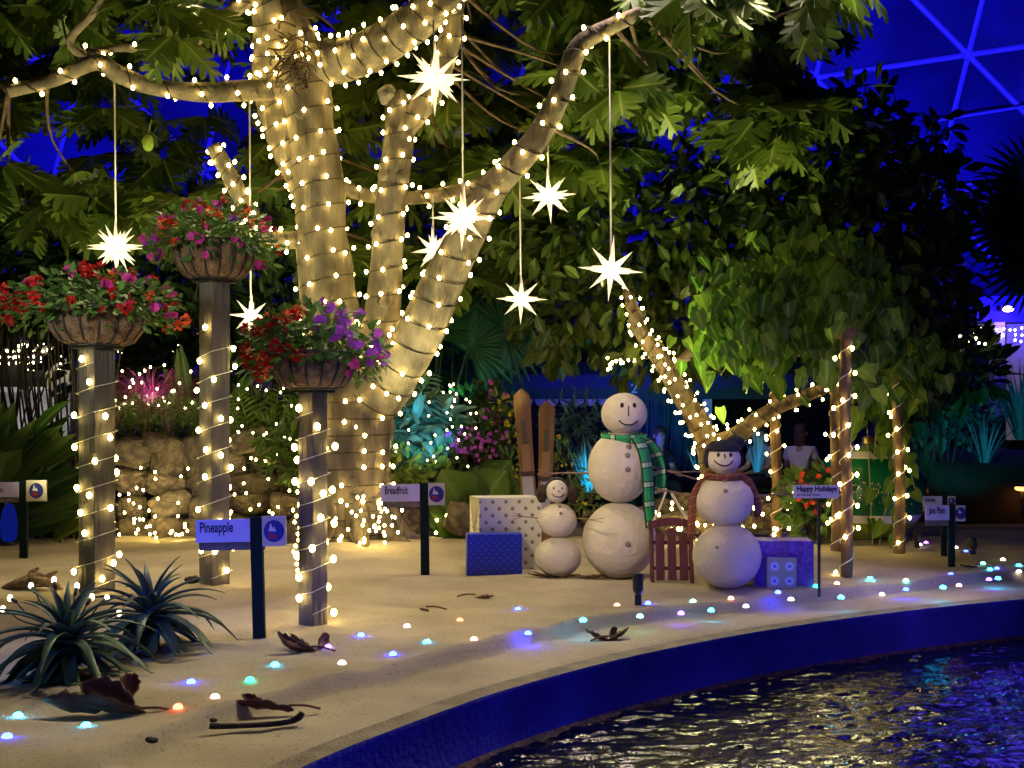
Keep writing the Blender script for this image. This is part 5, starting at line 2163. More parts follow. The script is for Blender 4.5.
for px, py, s, lab in ((153, 743, 0.02, 'small black chip of bark below the big curled leaf'), (214, 722, 0.014, 'small dark pebble beside the left end of the long stick'),
                       (193, 583, 0.05, 'dark round seed husk at the foot of the middle flower post'), (256, 566, 0.035, 'dark lump on the sand behind the Pineapple sign post')):
    q = G(px, py)
    b = MB()
    b.ball((0, 0, s * 0.55), (s * 1.2, s, s * 0.6), 12, 8)
    b.v = [tuple(Vector(v) * (1 + 0.4 * mnoise.noise(Vector(v) * 30 + q))) for v in b.v]
    o = b.build('debris_chip', mat('black_wood', (0, 0, 0)), None, True, q)
    tag(o, lab, 'debris')

# ------------------------------------------------------------------ lights set in the sand
GC = {'blue': (0.006, 0.012, 1.0), 'cyan': (0.012, 0.45, 0.9), 'mint': (0.15, 0.85, 0.6), 'green': (0.02, 0.75, 0.35), 'white': (1.0, 0.92, 0.75), 'red': (1.0, 0.10, 0.05), 'peach': (1.0, 0.42, 0.25), 'violet': (0.14, 0.03, 1.0)}
GS = {'blue': 120, 'cyan': 60, 'mint': 18, 'green': 16, 'white': 6, 'red': 12, 'peach': 7, 'violet': 40}
GL = [
    (18, 717, 'cyan', 'in the left foreground beside the pineapple plant'), (7, 738, 'blue', 'in the bottom left corner'),
    (86, 727, 'cyan', 'half under the largest curled leaf'), (191, 683, 'blue', 'right of the pineapple plants, glowing on open sand'),
    (178, 708, 'red', 'at the tip of the largest curled leaf'), (250, 681, 'green', 'just behind the curled leaf above the stick'),
    (275, 666, 'cyan', 'before the foot of the Pineapple sign'), (215, 698, 'peach', 'dim, left of the curled leaf above the stick'),
    (328, 648, 'violet', 'touching the shrivelled leaf by the right post'), (342, 664, 'white', 'dim, below the shrivelled leaf by the right post'),
    (361, 636, 'blue', 'first one right of the right flower post'), (393, 655, 'blue', 'near the sand edge, midway between post and pool'),
    (407, 627, 'white', 'on open sand right of the right flower post'), (427, 643, 'cyan', 'large, on open sand below the Breadfruit sign'),
    (460, 621, 'red', 'on open sand below the lone narrow leaf'), (474, 640, 'peach', 'between the red one and the pool rim'),
    (518, 610, 'blue', 'in front of the smallest snowman'), (528, 634, 'blue', 'nearest the rim left of the crumpled leaf'),
    (583, 621, 'cyan', 'just above the crumpled leaf near the rim'), (617, 606, 'peach', 'left of the black spike lamp'),
    (648, 604, 'blue', 'right beside the black spike lamp'), (640, 617, 'mint', 'below the black spike lamp'), (681, 614, 'violet', 'at the sand edge below the red sled'),
    (693, 602, 'mint', 'in front of the red sled'), (711, 611, 'cyan', 'at the sand edge below the capped snowman'), (731, 599, 'peach', 'right in front of the capped snowman'),
    (746, 607, 'white', 'bright, at the sand edge below the capped snowman'), (778, 593, 'blue', 'in front of the small circled present'), (791, 600, 'white', 'bright, below the small circled present'),
    (816, 587, 'green', 'at the right end of the purple present'), (841, 598, 'cyan', 'right of the Happy Holidays stake'), (837, 584, 'peach', 'before the front trellis post'),
    (870, 579, 'cyan', 'small, right of the front trellis post foot'), (882, 595, 'white', 'bright, right of the Happy Holidays sign stake'), (906, 581, 'mint', 'middle of the sand below the right trellis post'),
    (906, 590, 'blue', 'below the mint one at the sand edge'), (930, 578, 'red', 'left of the foot of the Java Plum sign'), (943, 588, 'cyan', 'near the rim below the Java Plum sign'),
    (951, 575, 'blue', 'right under the Java Plum sign'), (959, 586, 'peach', 'near the rim, right below the Java Plum sign'), (983, 564, 'mint', 'right of the small dark leaf'),
    (990, 570, 'cyan', 'large, right below the small dark leaf'), (998, 579, 'cyan', 'large, by the rim at the right'), (989, 580, 'violet', 'by the rim, touching the large cyan one'),
    (997, 569, 'blue', 'in the right cluster, between two cyan ones'), (1003, 560, 'white', 'whitest at the back of the right cluster'), (997, 555, 'violet', 'at the back of the right cluster'),
    (982, 555, 'peach', 'orange-tinged, behind the right cluster'), (966, 552, 'blue', 'beside the black cone lamp'), (956, 548, 'white', 'left of the black cone lamp'),
    (1019, 566, 'cyan', 'at the right edge of the frame'), (1019, 572, 'white', 'at the right edge, before the cyan one'), (1014, 574, 'peach', 'pinkish, at the right edge by the rim'),
    (926, 543, 'violet', 'far back, behind the Soursop sign'), (920, 545, 'white', 'far back, left of the Soursop sign post'), (792, 536, 'blue', 'far back, between the trellis posts')]
gproto = {}
CN = {'mint': 'mint green', 'peach': 'peach'}
for px, py, cn, where in GL:
    q = G(px, py)
    key = cn
    if key not in gproto:
        b = MB()
        b.lathe([(0.021, -0.004), (0.021, 0.003), (0.018, 0.010), (0.011, 0.016), (0.001, 0.018)], (0, 0, 0), 16)
        o = b.build('sand_light', glow('led_' + cn, GC[cn], GS[cn]))
        gproto[key] = o
    else:
        o = gproto[key].copy()
        COL.objects.link(o)
    o.location = q + Vector((0, 0, 0.002))
    tag(o, 'round %s light in the sand, %s' % (CN.get(cn, cn), where), 'ground light', 'coloured lights set in the sand')


def spike_lamp(lab, px, py, h, tilt):
    p = G(px, py)
    t = thing('spike_lamp', lab, 'spotlight', p)
    b = MB()
    b.tube([(0, 0, -0.05), (0, 0, h * 0.5)], 0.012, 8)
    b.box((-0.022, -0.018, 0.0), (0.022, 0.018, h * 0.35))
    b.build('stake', M_IRON, t, False)
    b = MB()
    M = Matrix.Translation((0, 0, h * 0.72)) @ Matrix.Rotation(tilt, 4, 'X')
    b.lathe([(0.001, -h * 0.34), (0.024, -h * 0.33), (0.036, -h * 0.2), (0.038, h * 0.25), (0.041, h * 0.33), (0.034, h * 0.33), (0.001, h * 0.28)], (0, 0, 0), 20)
    b.v = [tuple(M @ Vector(v)) for v in b.v]
    b.build('lamp_head', M_IRON, t)


spike_lamp('black spike lamp standing on the sand before the biggest snowman', 638, 605, 0.20, -0.25)
spike_lamp('black cone lamp on the sand at the back right, behind the Java Plum sign', 973, 556, 0.16, -0.5)
spike_lamp('black spike lamp on the sand behind the right trellis post', 917, 548, 0.18, 0.6)

# ------------------------------------------------------------------ rock wall and boulders
M_ROCK = mat('grey_brown_rock', (0.26, 0.20, 0.14), 0.9, (0.09, 0.075, 0.065), 2.0, 1.0, 9)
_nt = M_ROCK.node_tree
_oi = _nt.nodes.new('ShaderNodeObjectInfo')
_hs = _nt.nodes.new('ShaderNodeHueSaturation')
_mr = _nt.nodes.new('ShaderNodeMapRange')
_mr.inputs['To Min'].default_value = 0.45
_mr.inputs['To Max'].default_value = 1.25
_bs = _nt.nodes['Principled BSDF'].inputs['Base Color']
_nt.links.new(_oi.outputs['Random'], _mr.inputs['Value'])
_nt.links.new(_mr.outputs['Result'], _hs.inputs['Value'])
_nt.links.new(_bs.links[0].from_socket, _hs.inputs['Color'])
_nt.links.new(_hs.outputs['Color'], _bs)
RB = bmesh_rocks = []


def rock_mesh(seed):
    R = random.Random(seed)
    b = MB()
    b.ball((0, 0, 0), 1.0, 18, 12)
    o = Vector((R.uniform(-9, 9), R.uniform(-9, 9), R.uniform(-9, 9)))
    vs = []
    for v in b.v:
        v = Vector(v)
        # squarish stone
        m = max(abs(v.x), abs(v.y), abs(v.z))
        v = v.lerp(v / m, 0.62)
        v *= 1 + 0.22 * mnoise.noise(v * 0.9 + o) + 0.07 * mnoise.noise(v * 3 + o)
        vs.append(tuple(v))
    b.v = vs
    ob = b.build('rock', M_ROCK)
    me = ob.data
    bpy.data.objects.remove(ob)
    return me


RM = [rock_mesh(i) for i in range(7)]


def rock(px, py, Y, wpx, hpx, lab, group, cat='rock', rot=None, dep=0.9):
    k = Y / F
    o = bpy.data.objects.new('rock', rnd.choice(RM))
    COL.objects.link(o)
    o.location = P(px, py, Y)
    o.scale = (wpx * k / 2 * 0.93, wpx * k / 2 * dep, hpx * k / 2 * 0.93)
    o.rotation_euler = rot or (rnd.uniform(-.3, .3), rnd.uniform(-.35, .35), rnd.uniform(-.7, .7))
    tag(o, lab, cat, group)


WL = 'grey-brown stone stacked in the low rock wall behind the flower posts'
GW = 'stones of the low rock wall'
rows = [(531, 13.0, 30, 30, 108, 312), (507, 13.15, 40, 28, 112, 305), (482, 13.3, 38, 28, 112, 300), (460, 13.5, 44, 32, 118, 295)]
for y, Y, w, h, x0, x1 in rows:
    x = x0 + rnd.uniform(0, 10)
    while x < x1:
        ww = w * rnd.uniform(0.75, 1.35)
        rock(x + ww / 2, y + rnd.uniform(-3, 3), Y, ww, h * rnd.uniform(0.85, 1.15), WL, GW)
        x += ww * 0.95
for px, py, w, h, lab in ((132, 452, 40, 30, 'dark stone on top of the rock wall, farthest left'), (158, 444, 34, 20, 'flat stone lying highest on the rock wall'), (171, 458, 34, 44, 'big pale upright stone on top of the rock wall'),
                          (199, 455, 30, 46, 'tall rounded stone beside the middle flower post'), (252, 440, 40, 26, 'reddish stone on the wall between the middle and right posts')):
    rock(px, py, 13.3, w, h, lab, None)
CR = 'rounded stone in the row behind the Breadfruit sign'
for px, py, Y, w, h in ((392, 516, 12.9, 36, 26), (413, 520, 12.8, 26, 30), (383, 534, 12.6, 20, 16), (437, 515, 12.9, 30, 26), (418, 500, 13.2, 44, 22), (450, 525, 12.7, 20, 18)):
    rock(px, py, Y, w, h, CR, 'stones behind the Breadfruit sign')
rock(463, 520, 12.5, 44, 32, 'long tilted boulder left of the presents', None, 'boulder', (0.1, 0.35, 0.2))
for px, py, Y, w, h in ((664, 510, 12.9, 30, 24), (684, 505, 13.0, 26, 26), (672, 522, 12.7, 40, 20), (752, 508, 12.9, 30, 26), (770, 516, 12.8, 26, 26), (640, 520, 12.9, 30, 22), (790, 520, 12.9, 30, 22), (745, 525, 12.7, 36, 20), (815, 524, 12.9, 30, 20), (600, 520, 12.9, 36, 22), (700, 520, 12.8, 30, 24)):
    rock(px, py, Y, w, h, 'fairy-lit stone in the row behind the snowmen', 'stones behind the snowmen')


def scatter_lights(lab, pts, br=0.013, bm=None, seg_cord=True):
    left = [Vector(p) for p in pts]
    pts = [left.pop(0)]
    while left:
        q = min(left, key=lambda v: (v - pts[-1]).length_squared)
        left.remove(q)
        pts.append(q)
    cord = []
    for a, b_ in zip(pts, pts[1:]):
        cord += [a, a.lerp(b_, 0.5) - Vector((0, 0, 0.02))]
    cord.append(pts[-1])
    light_string(lab, [cord], pts, br, M_CORD, 0.004, bm)


scatter_lights('fairy lights strewn over the left half of the rock wall',
               [P(x, y, 12.55 + (535 - y) * 0.008) for x, y in sorted([(rnd.uniform(108, 200), rnd.uniform(455, 538)) for i in range(46)])], 0.014)
scatter_lights('fairy lights strewn over the right half of the rock wall',
               [P(x, y, 12.55 + (535 - y) * 0.008) for x, y in sorted([(rnd.uniform(222, 304), rnd.uniform(430, 538)) for i in range(40)])], 0.014)
scatter_lights('fairy lights bunched on the sand at the foot of the big trunk',
               [P(x, y, 11.25 + rnd.uniform(-.1, .1)) for x, y in sorted([(rnd.gauss(370, 16), rnd.uniform(495, 545)) for i in range(40)])], 0.014)
scatter_lights('fairy lights hanging in a loose bunch left of the right flower post',
               [P(297 + rnd.gauss(0, 3), y, 8.1) for y in range(486, 572, 6)], 0.011)
scatter_lights('fairy lights along the stones behind the Breadfruit sign',
               [P(x, y, 12.45) for x, y in sorted([(rnd.uniform(384, 470), rnd.uniform(512, 536)) for i in range(13)])], 0.015)
scatter_lights('fairy lights along the stones behind the red sled',
               [P(x, y, 12.4) for x, y in sorted([(rnd.uniform(650, 700), rnd.uniform(500, 530)) for i in range(14)] + [(590, 535)])], 0.017)
scatter_lights('fairy lights along the stones between capped snowman and trellis',
               [P(x, y, 12.4) for x, y in sorted([(rnd.uniform(745, 800), rnd.uniform(490, 530)) for i in range(12)])], 0.017)


# ------------------------------------------------------------------ planting at the left back
def at(px, py, Y, z=None):
    p = P(px, py, Y)
    p.z = gz(p.x, p.y) if z is None and Y < 14.8 else (0.0 if z is None else z)
    return p


p = at(66, 0, 12.9)
t = thing('cane_clump', 'tall fan of thin black canes behind the left flower post', 'canes', p)
for i in range(46):
    u = rnd.uniform(-1, 1)
    foot = p + Vector((u * 0.28, rnd.uniform(-0.2, 0.2), -0.05))
    head = P(62 + u * 62 + rnd.uniform(-14, 10) - 6, rnd.uniform(320, 350), 12.9 + rnd.uniform(-0.3, 0.4))
    b = MB()
    mid = foot.lerp(head, 0.5) + Vector((rnd.uniform(-.04, .04) + u * 0.05, 0, 0))
    pp, rr = smooth_path([foot, mid, head], [0.016, 0.012, 0.006], 5)
    b.tube(pp, rr, 6)
    keep(b.build('cane', LM_CANE, t), t)


def big_leaf_plant(lab, base, specs, m, ln_w=0.22, tpl=LANCE):
    """specs: (tip px, tip py, Y, length); each leaf on its own stalk from the base"""
    t = thing('leafy_plant', lab, 'plant', base)
    L, st = Leaves(), MB()
    for tx, ty, Y, ln in specs:
        tip = P(tx, ty, Y)
        d = (tip - base)
        d.normalize()
        a = tip - (d * 0.75 + Vector((d.x * 0.5, 0, 0.15))).normalized() * ln
        pp, _ = smooth_path([base, base.lerp(a, 0.5) + Vector((0, 0, 0.08)), a], None, 4)
        st.tube(pp, 0.014, 6)
        L.add(tpl, a, tip - a, Vector((rnd.uniform(-.4, .4), -0.8, 0.7)), ln * 1.05, ln_w / 0.14)
    L.build('leaves', m, t, True)
    keep(st.build('stalks', mat('green_stem', (0, 0, 0)), t), t)
    return t


big_leaf_plant('broad-leaved green plant at the left edge, above the cut-off sign', at(-5, 0, 12.3),
               [(rnd.uniform(-40, 88), rnd.uniform(392, 515), 12.2 + rnd.uniform(-.4, .3), rnd.uniform(0.45, 0.85)) for i in range(46)], LM_MID, 0.20)
big_leaf_plant('narrow-leaved plant in front of the black canes, beside the left post', at(60, 0, 12.4),
               [(x, y, 12.2, l) for x, y, l in ((82, 448, .7), (84, 462, .6), (92, 478, .6), (80, 490, .6), (88, 500, .6), (40, 440, .6), (55, 432, .6), (84, 512, .5), (30, 470, .6), (70, 470, .6))], LM_LIME, 0.16)
t = thing('elephant_ear', 'rounded bright green leaf at the left edge, just over the cut-off sign', 'plant', at(4, 0, 11.9))
L = Leaves()
L.add(HEART, P(6, 452, 11.9), Vector((-0.1, -0.35, -1)), Vector((0.1, -1, 0.3)), 0.48, 1.0, 0.9)
L.build('leaf', LM_MID, t)
b = MB()
b.tube([at(4, 0, 11.95), P(6, 455, 11.93)], 0.012, 6)
keep(b.build('stalk', mat('green_stem', (0, 0, 0)), t), t)

# hedge, purple fountain grass
bush('hedge', 'low dark clipped hedge on top of the rock wall, below the purple grass', 'hedge', at(155, 0, 14.3),
     [(x, 424 + rnd.uniform(-6, 6), 13.5, 20) for x in range(108, 212, 14)] + [(x, 410 + rnd.uniform(-4, 4), 13.45, 14) for x in range(110, 210, 14)], 190, SMALL, 0.05, LM_MID, 1.1)
bush('hedge', 'dark green undergrowth filling behind the right half of the rock wall', 'hedge', at(265, 0, 14.2),
     [(x, y + rnd.uniform(-8, 8), 14.2, 26) for x in range(222, 312, 18) for y in (420, 450)], 110, LANCE, 0.13, LM_MID, 1.2)
t = blades('fountain_grass', 'arching purple fountain grass lit magenta between the left and middle posts', 'grass', P(152, 418, 14.0), 1100, 1.3, 1.0, 0.0035, LM_PURP, (0.05, 0.75), 1.15, 8)
t = blades('fountain_grass', 'rusty brown fountain grass at the left of the purple one', 'grass', P(122, 425, 14.4), 240, 0.75, 1.0, 0.006, leafmat('rust_grass', (0.12, 0.04, 0.02), (0.25, 0.10, 0.05), (0.2, 0.1, 0.05), 0.2), (0.05, 0.7), 0.8, 6)
big_leaf_plant('arching palm-like plant right of the purple grass, behind the middle post', at(205, 0, 13.9),
               [(165, 365, 13.8, 0.7), (172, 350, 13.8, 0.7), (180, 345, 13.8, 0.7), (240, 372, 13.8, 0.7), (262, 392, 13.8, 0.8), (250, 360, 13.8, 0.7), (222, 345, 13.8, 0.7)], LM_MID, 0.09)


def frond(L, a, tip, sag, nl, ll, w):
    """a feather palm frond: leaflets both sides of a rib"""
    a, tip = Vector(a), Vector(tip)
    mid = a.lerp(tip, 0.5) + Vector((0, 0, sag))
    pp, _ = smooth_path([a, mid, tip], None, 10)
    n = len(pp)
    for i in range(2, n - 1):
        d = (pp[i + 1] - pp[i - 1]).normalized()
        s = d.cross(Vector((0, -0.6, 0.8))).normalized()
        q = math.sin(PI * (0.15 + 0.8 * i / n))
        for sg in (-1, 1):
            L.add(STRIPL, pp[i], d * 0.6 + s * sg, Vector((0, -0.6, 0.8)), ll * q * rnd.uniform(0.85, 1.1), w)
    return pp


def palm(lab, base, fr, m, ll=0.35, w=1.0):
    t = thing('feather_palm', lab, 'palm', base)
    L, st = Leaves(), MB()
    for tx, ty, Y, sag in fr:
        pp = frond(L, base + Vector((0, 0, 0.25)), P(tx, ty, Y), sag, 20, ll, w)
        st.tube(pp, 0.008, 5)
    L.build('fronds', m, t)
    st.tube([base - Vector((0, 0, 0.05)), base + Vector((0, 0, 0.3))], 0.04, 8)
    keep(st.build('ribs', mat('green_stem', (0, 0, 0)), t), t)


palm('small feathery palm lit yellow between the middle and right posts', at(262, 0, 13.6),
     [(228, 405, 13.4, 0.15), (238, 392, 13.4, 0.2), (300, 402, 13.4, 0.2), (312, 425, 13.4, 0.2), (280, 385, 13.6, 0.1), (220, 430, 13.4, 0.15), (305, 445, 13.4, 0.2), (246, 440, 13.3, 0.1)], LM_LIME, 0.3, 1.2)
bush('shrub', 'green leafy shrub right against the trunk, behind the right flower post', 'shrub', at(287, 0, 13.2),
     [(272, 432, 13.2, 20), (290, 445, 13.1, 22), (300, 425, 13.2, 18), (282, 462, 13.1, 18), (300, 470, 13.0, 16)], 60, LANCE, 0.17, LM_MID, 1.5)

# ------------------------------------------------------------------ planting in the middle
palm('broad feathery plant lit teal just right of the big trunk', at(385, 0, 13.2),
     [(440, 388, 13.0, 0.25), (450, 402, 13.0, 0.2), (440, 418, 13.0, 0.2), (432, 372, 13.1, 0.2), (445, 435, 12.9, 0.2), (410, 362, 13.2, 0.1), (425, 450, 12.9, 0.15)], LM_BLUE, 0.34, 1.6)
bush('shrub', 'teal-lit shrub with long leaves right of the trunk', 'shrub', at(415, 0, 13.1),
     [(395, 420, 13.0, 22), (420, 412, 13.2, 22), (412, 432, 12.9, 24), (440, 420, 13.1, 20), (398, 440, 12.9, 20)], 60, LANCE, 0.26, LM_BLUE, 1.5)
bush('shrub', 'small-leaved yellow-green shrub behind the Breadfruit sign', 'shrub', at(402, 0, 12.8),
     [(385, 452, 12.7, 20), (402, 468, 12.6, 20), (425, 462, 12.8, 20), (385, 478, 12.6, 18), (415, 480, 12.6, 18), (440, 475, 12.8, 16)], 110, SMALL, 0.085, LM_LIME, 1.2)
t = bush('flowering_shrub', 'flowering shrub with purple and magenta blossoms, left of the skis', 'shrub', at(470, 0, 13.0),
         [(455, 440, 13.0, 18), (475, 432, 13.0, 22), (490, 445, 13.0, 18), (465, 455, 12.9, 18), (500, 425, 13.1, 18)], 60, SMALL, 0.09, LM_DARK, 1.2)
spot_flowers(t, [P(rnd.gauss(474, 14), rnd.gauss(440, 9), 12.75 + rnd.uniform(-.1, .1)) for i in range(60)], ('violet',), 0.4, 0.75)
t = bush('flowering_shrub', 'taller violet-flowered shrub in the dark behind the purple blossoms', 'shrub', at(495, 0, 13.8),
         [(490, 400, 13.8, 20), (500, 420, 13.8, 20), (470, 405, 13.8, 22)], 60, SMALL, 0.1, LM_DARK, 1.2)
spot_flowers(t, [P(rnd.gauss(492, 9), rnd.gauss(412, 14), 13.5) for i in range(34)], ('violet',), 0.6, 1.0)
big_leaf_plant('dark plant with big drooping leaves, left of the presents', at(470, 0, 12.9),
               [(x, y, 12.6 + rnd.uniform(-.2, .2), rnd.uniform(0.45, 0.62)) for x, y in ((428, 500), (440, 510), (452, 492), (462, 478), (480, 470), (500, 472), (520, 478), (530, 490), (515, 500), (495, 495), (470, 500), (445, 475), (488, 486), (505, 460), (430, 488))], LM_MID, 0.30, SMALL)
t = bush('flowering_shrub', 'wiry plant with small yellow flowers around the skis', 'shrub', at(545, 0, 12.4),
         [(570, 470, 12.3, 18), (585, 485, 12.3, 16), (560, 450, 12.4, 16), (575, 500, 12.2, 16), (510, 465, 12.4, 14), (592, 500, 12.2, 14)], 34, LANCE, 0.1, LM_MID, 1.0)
spot_flowers(t, [P(x + rnd.gauss(0, 5), y + rnd.gauss(0, 6), 12.0) for x, y in ((522, 468), (518, 473), (562, 440), (565, 462), (575, 470), (582, 480), (560, 478), (588, 492), (572, 500), (578, 510), (566, 455), (555, 430), (533, 432), (536, 448), (590, 505))
                 for j in range(1)], ('yellow',), 0.3, 0.6)
t = bush('flowering_shrub', 'pale plant with clusters of yellow flowers left of the left ski', 'shrub', at(508, 0, 13.3),
         [(505, 420, 13.2, 14), (510, 440, 13.2, 14), (500, 405, 13.2, 10)], 20, LANCE, 0.12, LM_LIME, 1.0)
spot_flowers(t, [P(rnd.gauss(505, 7), y + rnd.gauss(0, 5), 12.9) for y in (398, 402, 420, 434, 440) for j in range(4)], ('yellow',), 0.4, 0.7)
LM_GRASS = leafmat('glaucous_blade', (0.05, 0.16, 0.20), (0.16, 0.36, 0.42), (0.12, 0.28, 0.3), 0.2)
lamp('cyan_tuft_lamp', 'SPOT', P(590, 505, 12.9), 38, (0.03, 0.55, 1.0), 0.06, P(590, 455, 13.5), 70)
lamp('cyan_tuft_lamp', 'SPOT', P(694, 500, 13.3), 34, (0.03, 0.55, 1.0), 0.06, P(694, 450, 14.0), 60)
lamp('cyan_tuft_lamp', 'SPOT', P(757, 498, 13.6), 42, (0.03, 0.5, 1.0), 0.06, P(757, 448, 14.4), 60)
blades('grass_tuft', 'cyan-lit stiff grass tuft left of the biggest snowman', 'grass', P(588, 492, 13.5), 46, 0.62, 0.5, 0.012, LM_GRASS, (0.02, 0.4), 0.15, 5)
blades('grass_tuft', 'cyan-lit grass tuft left of the capped snowman', 'grass', P(697, 470, 14.0), 12, 0.42, 0.3, 0.014, LM_GRASS, (0.05, 0.5), 0.15, 5)
blades('grass_tuft', 'bright cyan-lit upright grass tuft right of the capped snowman', 'grass', P(757, 472, 14.4), 22, 0.58, 0.4, 0.016, LM_GRASS, (0.02, 0.3), 0.1, 5)
t = bush('poinsettia', 'poinsettia shrub with red bracts behind the Happy Holidays sign', 'shrub', at(812, 0, 12.4),
         [(800, 505, 12.4, 20), (820, 500, 12.4, 22), (810, 520, 12.3, 22), (828, 515, 12.4, 18), (798, 488, 12.5, 14), (826, 482, 12.5, 14)], 50, SMALL, 0.15, LM_MID, 1.0)
m_ = leafmat('petal_poinsettia', (0.65, 0.03, 0.02), (0.85, 0.12, 0.06), (0.8, 0.15, 0.08), 0.25, 0.6)
me = None
for px, py in ((800, 480), (805, 486), (838, 474), (831, 482), (840, 484), (812, 502), (806, 505), (818, 476), (795, 492), (822, 490), (834, 490), (802, 474), (828, 470), (842, 492), (815, 512), (799, 499), (826, 506)):
    if me is None:
        L = Leaves()
        for i in range(9):
            a = i * 2.4
            L.add(SMALL, (0, 0, 0), Vector((math.cos(a), -0.5, math.sin(a))), Vector((0, -1, 0)), 0.042 - 0.002 * i, 1.1)
        o = L.build('red_bracts', m_)
        o.parent = t
        me = o.data
    else:
        o = bpy.data.objects.new('red_bracts', me)
        COL.objects.link(o)
        o.parent = t
    o.location = P(px, py, 12.0) - t.location
    o.rotation_euler = (rnd.uniform(-.4, .4), rnd.uniform(0, 3), rnd.uniform(-.4, .4))

# dark trees and palms behind
bush('tree', 'dark small-leaved tree with teal gleams behind the right limb of the big tree', 'tree', at(455, 0, 15.6),
     [(x, y, 15.5 + rnd.uniform(-.4, .6), 34) for x, y in ((430, 330), (455, 300), (490, 290), (500, 330), (460, 350), (435, 370), (480, 370), (520, 360), (505, 270), (470, 262), (420, 300))], 120, SMALL, 0.10, LM_DARK, 1.2)
lamp('green_tree_lamp', 'SPOT', P(455, 400, 13.6), 30, (0.05, 1.0, 0.5), 0.1, P(460, 330, 15.4), 70)


def fan_palm(lab, base, fans, m):
    t = thing('fan_palm', lab, 'palm', base)
    L, st = Leaves(), MB()
    for fx, fy, Y, r, ang in fans:
        c = P(fx, fy, Y)
        pp, _ = smooth_path([base, base.lerp(c, 0.6) + Vector((0, 0, 0.2)), c], None, 5)
        st.tube(pp, 0.015, 5)
        for i in range(24):
            a = ang + (i / 23 - 0.5) * 4.0
            L.add(STRIPL, c, Vector((math.cos(a), -0.25, math.sin(a))), Vector((0, -1, 0.2)), r * rnd.uniform(0.85, 1.05), 1.0)
    L.build('fans', m, t)
    keep(st.build('stalks', M_TWIG, t), t)


fan_palm('dark fan palm seen between the middle and right limbs of the big tree', at(425, 0, 14.8),
         [(440, 330, 14.6, 0.8, 1.4), (470, 345, 14.6, 0.75, 0.8), (420, 290, 14.8, 0.7, 1.8), (505, 330, 14.6, 0.7, 0.4), (450, 285, 15.0, 0.7, 1.2)], LM_DARK)
fan_palm('large palm silhouetted against the blue dome at the right edge', at(1040, 0, 17.0),
         [(1020, 222, 16.6, 0.9, 2.9), (1034, 185, 16.8, 0.9, 2.2), (1036, 262, 16.4, 0.8, 3.3)], LM_DARK)
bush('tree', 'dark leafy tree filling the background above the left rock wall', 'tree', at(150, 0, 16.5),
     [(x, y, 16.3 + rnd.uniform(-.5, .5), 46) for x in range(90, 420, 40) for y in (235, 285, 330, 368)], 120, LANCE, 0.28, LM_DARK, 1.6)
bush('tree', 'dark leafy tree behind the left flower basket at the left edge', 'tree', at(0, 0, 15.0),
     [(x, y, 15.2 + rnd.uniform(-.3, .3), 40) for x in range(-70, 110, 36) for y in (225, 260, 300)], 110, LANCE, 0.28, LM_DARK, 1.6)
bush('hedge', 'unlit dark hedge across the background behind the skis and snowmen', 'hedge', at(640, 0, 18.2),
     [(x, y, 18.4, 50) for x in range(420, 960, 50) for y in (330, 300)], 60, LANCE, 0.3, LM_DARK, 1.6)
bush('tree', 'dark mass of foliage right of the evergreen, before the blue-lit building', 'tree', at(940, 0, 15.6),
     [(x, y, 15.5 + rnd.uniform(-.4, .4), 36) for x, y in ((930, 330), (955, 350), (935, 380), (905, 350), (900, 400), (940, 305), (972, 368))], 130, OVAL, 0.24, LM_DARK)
bush('shrub', 'teal-lit small-leaved shrub at right, above the Java Plum sign', 'shrub', at(950, 0, 16.2),
     [(930, 405, 16.0, 26), (960, 400, 16.0, 28), (985, 405, 16.2, 24), (940, 425, 15.9, 24), (970, 425, 15.9, 24), (915, 425, 16, 20)], 120, SMALL, 0.11, LM_BLUE, 1.2)
blades('grass_tuft', 'spiky blue-lit strap-leaved plant at right, above the dark bank', 'grass', P(985, 463, 15.35), 34, 0.85, 0.6, 0.016, LM_GRASS, (0.05, 0.75), 0.25, 6)
blades('grass_tuft', 'tall teal ornamental grass at the right edge, before the blue-lit building', 'grass', P(1022, 440, 15.8), 170, 1.55, 0.8, 0.010, LM_GRASS, (0.02, 0.45), 0.5, 7)
blades('grass_tuft', 'fine dark upright grass behind the right trellis post', 'grass', P(920, 505, 14.55), 60, 1.2, 0.5, 0.006, LM_DARK, (0.02, 0.2), 0.2, 6)
# dark planted bank and kerb at right
b = MB()
vs, fs = [], []
for i in range(41):
    x = 5.3 + i * 0.3
    for j, (y, z) in enumerate(((14.7, 0.0), (14.75, 0.16), (15.0, 0.18), (15.05, 0.5), (15.35, 0.84), (17.5, 1.0))):
        vs.append((x, y + 0.1 * mnoise.noise(Vector((x, y, 0))), z + (0.08 * mnoise.noise(Vector((x * 1.4, y, 3))) if j > 2 else 0)))
for i in range(40):
    for j in range(5):
        a = i * 6 + j
        fs.append((a, a + 1, a + 7, a + 6))
b.add(vs, fs)
b.build('floor_bank', mat('dark_soil', (0, 0, 0)), None)['kind'] = 'structure'
b = MB()
b.box((3.0, 13.9, -0.05), (14.0, 14.2, 0.10))
b.build('trim_3', mat('kerb_stone', (0.24, 0.19, 0.13), 0.9, (0.15, 0.12, 0.08), 5, 0.5, 30), None, False, bevel=0.02)['kind'] = 'structure'
p = P(1022, 488, 14.9)
t = thing('path_lamp', 'small orange glowing path lamp at the right edge, above the kerb', 'lamp', p)
b = MB()
b.lathe([(0.001, 0.07), (0.13, 0.035), (0.14, 0.02), (0.05, 0.02)], (0, 0, 0), 18)
b.tube([(0, 0, 0.03), (0, 0, -0.6)], 0.02, 8)
b.build('hood', M_IRON, t)
b = MB()
b.ball((0, 0, -0.005), (0.09, 0.09, 0.035), 14, 8)
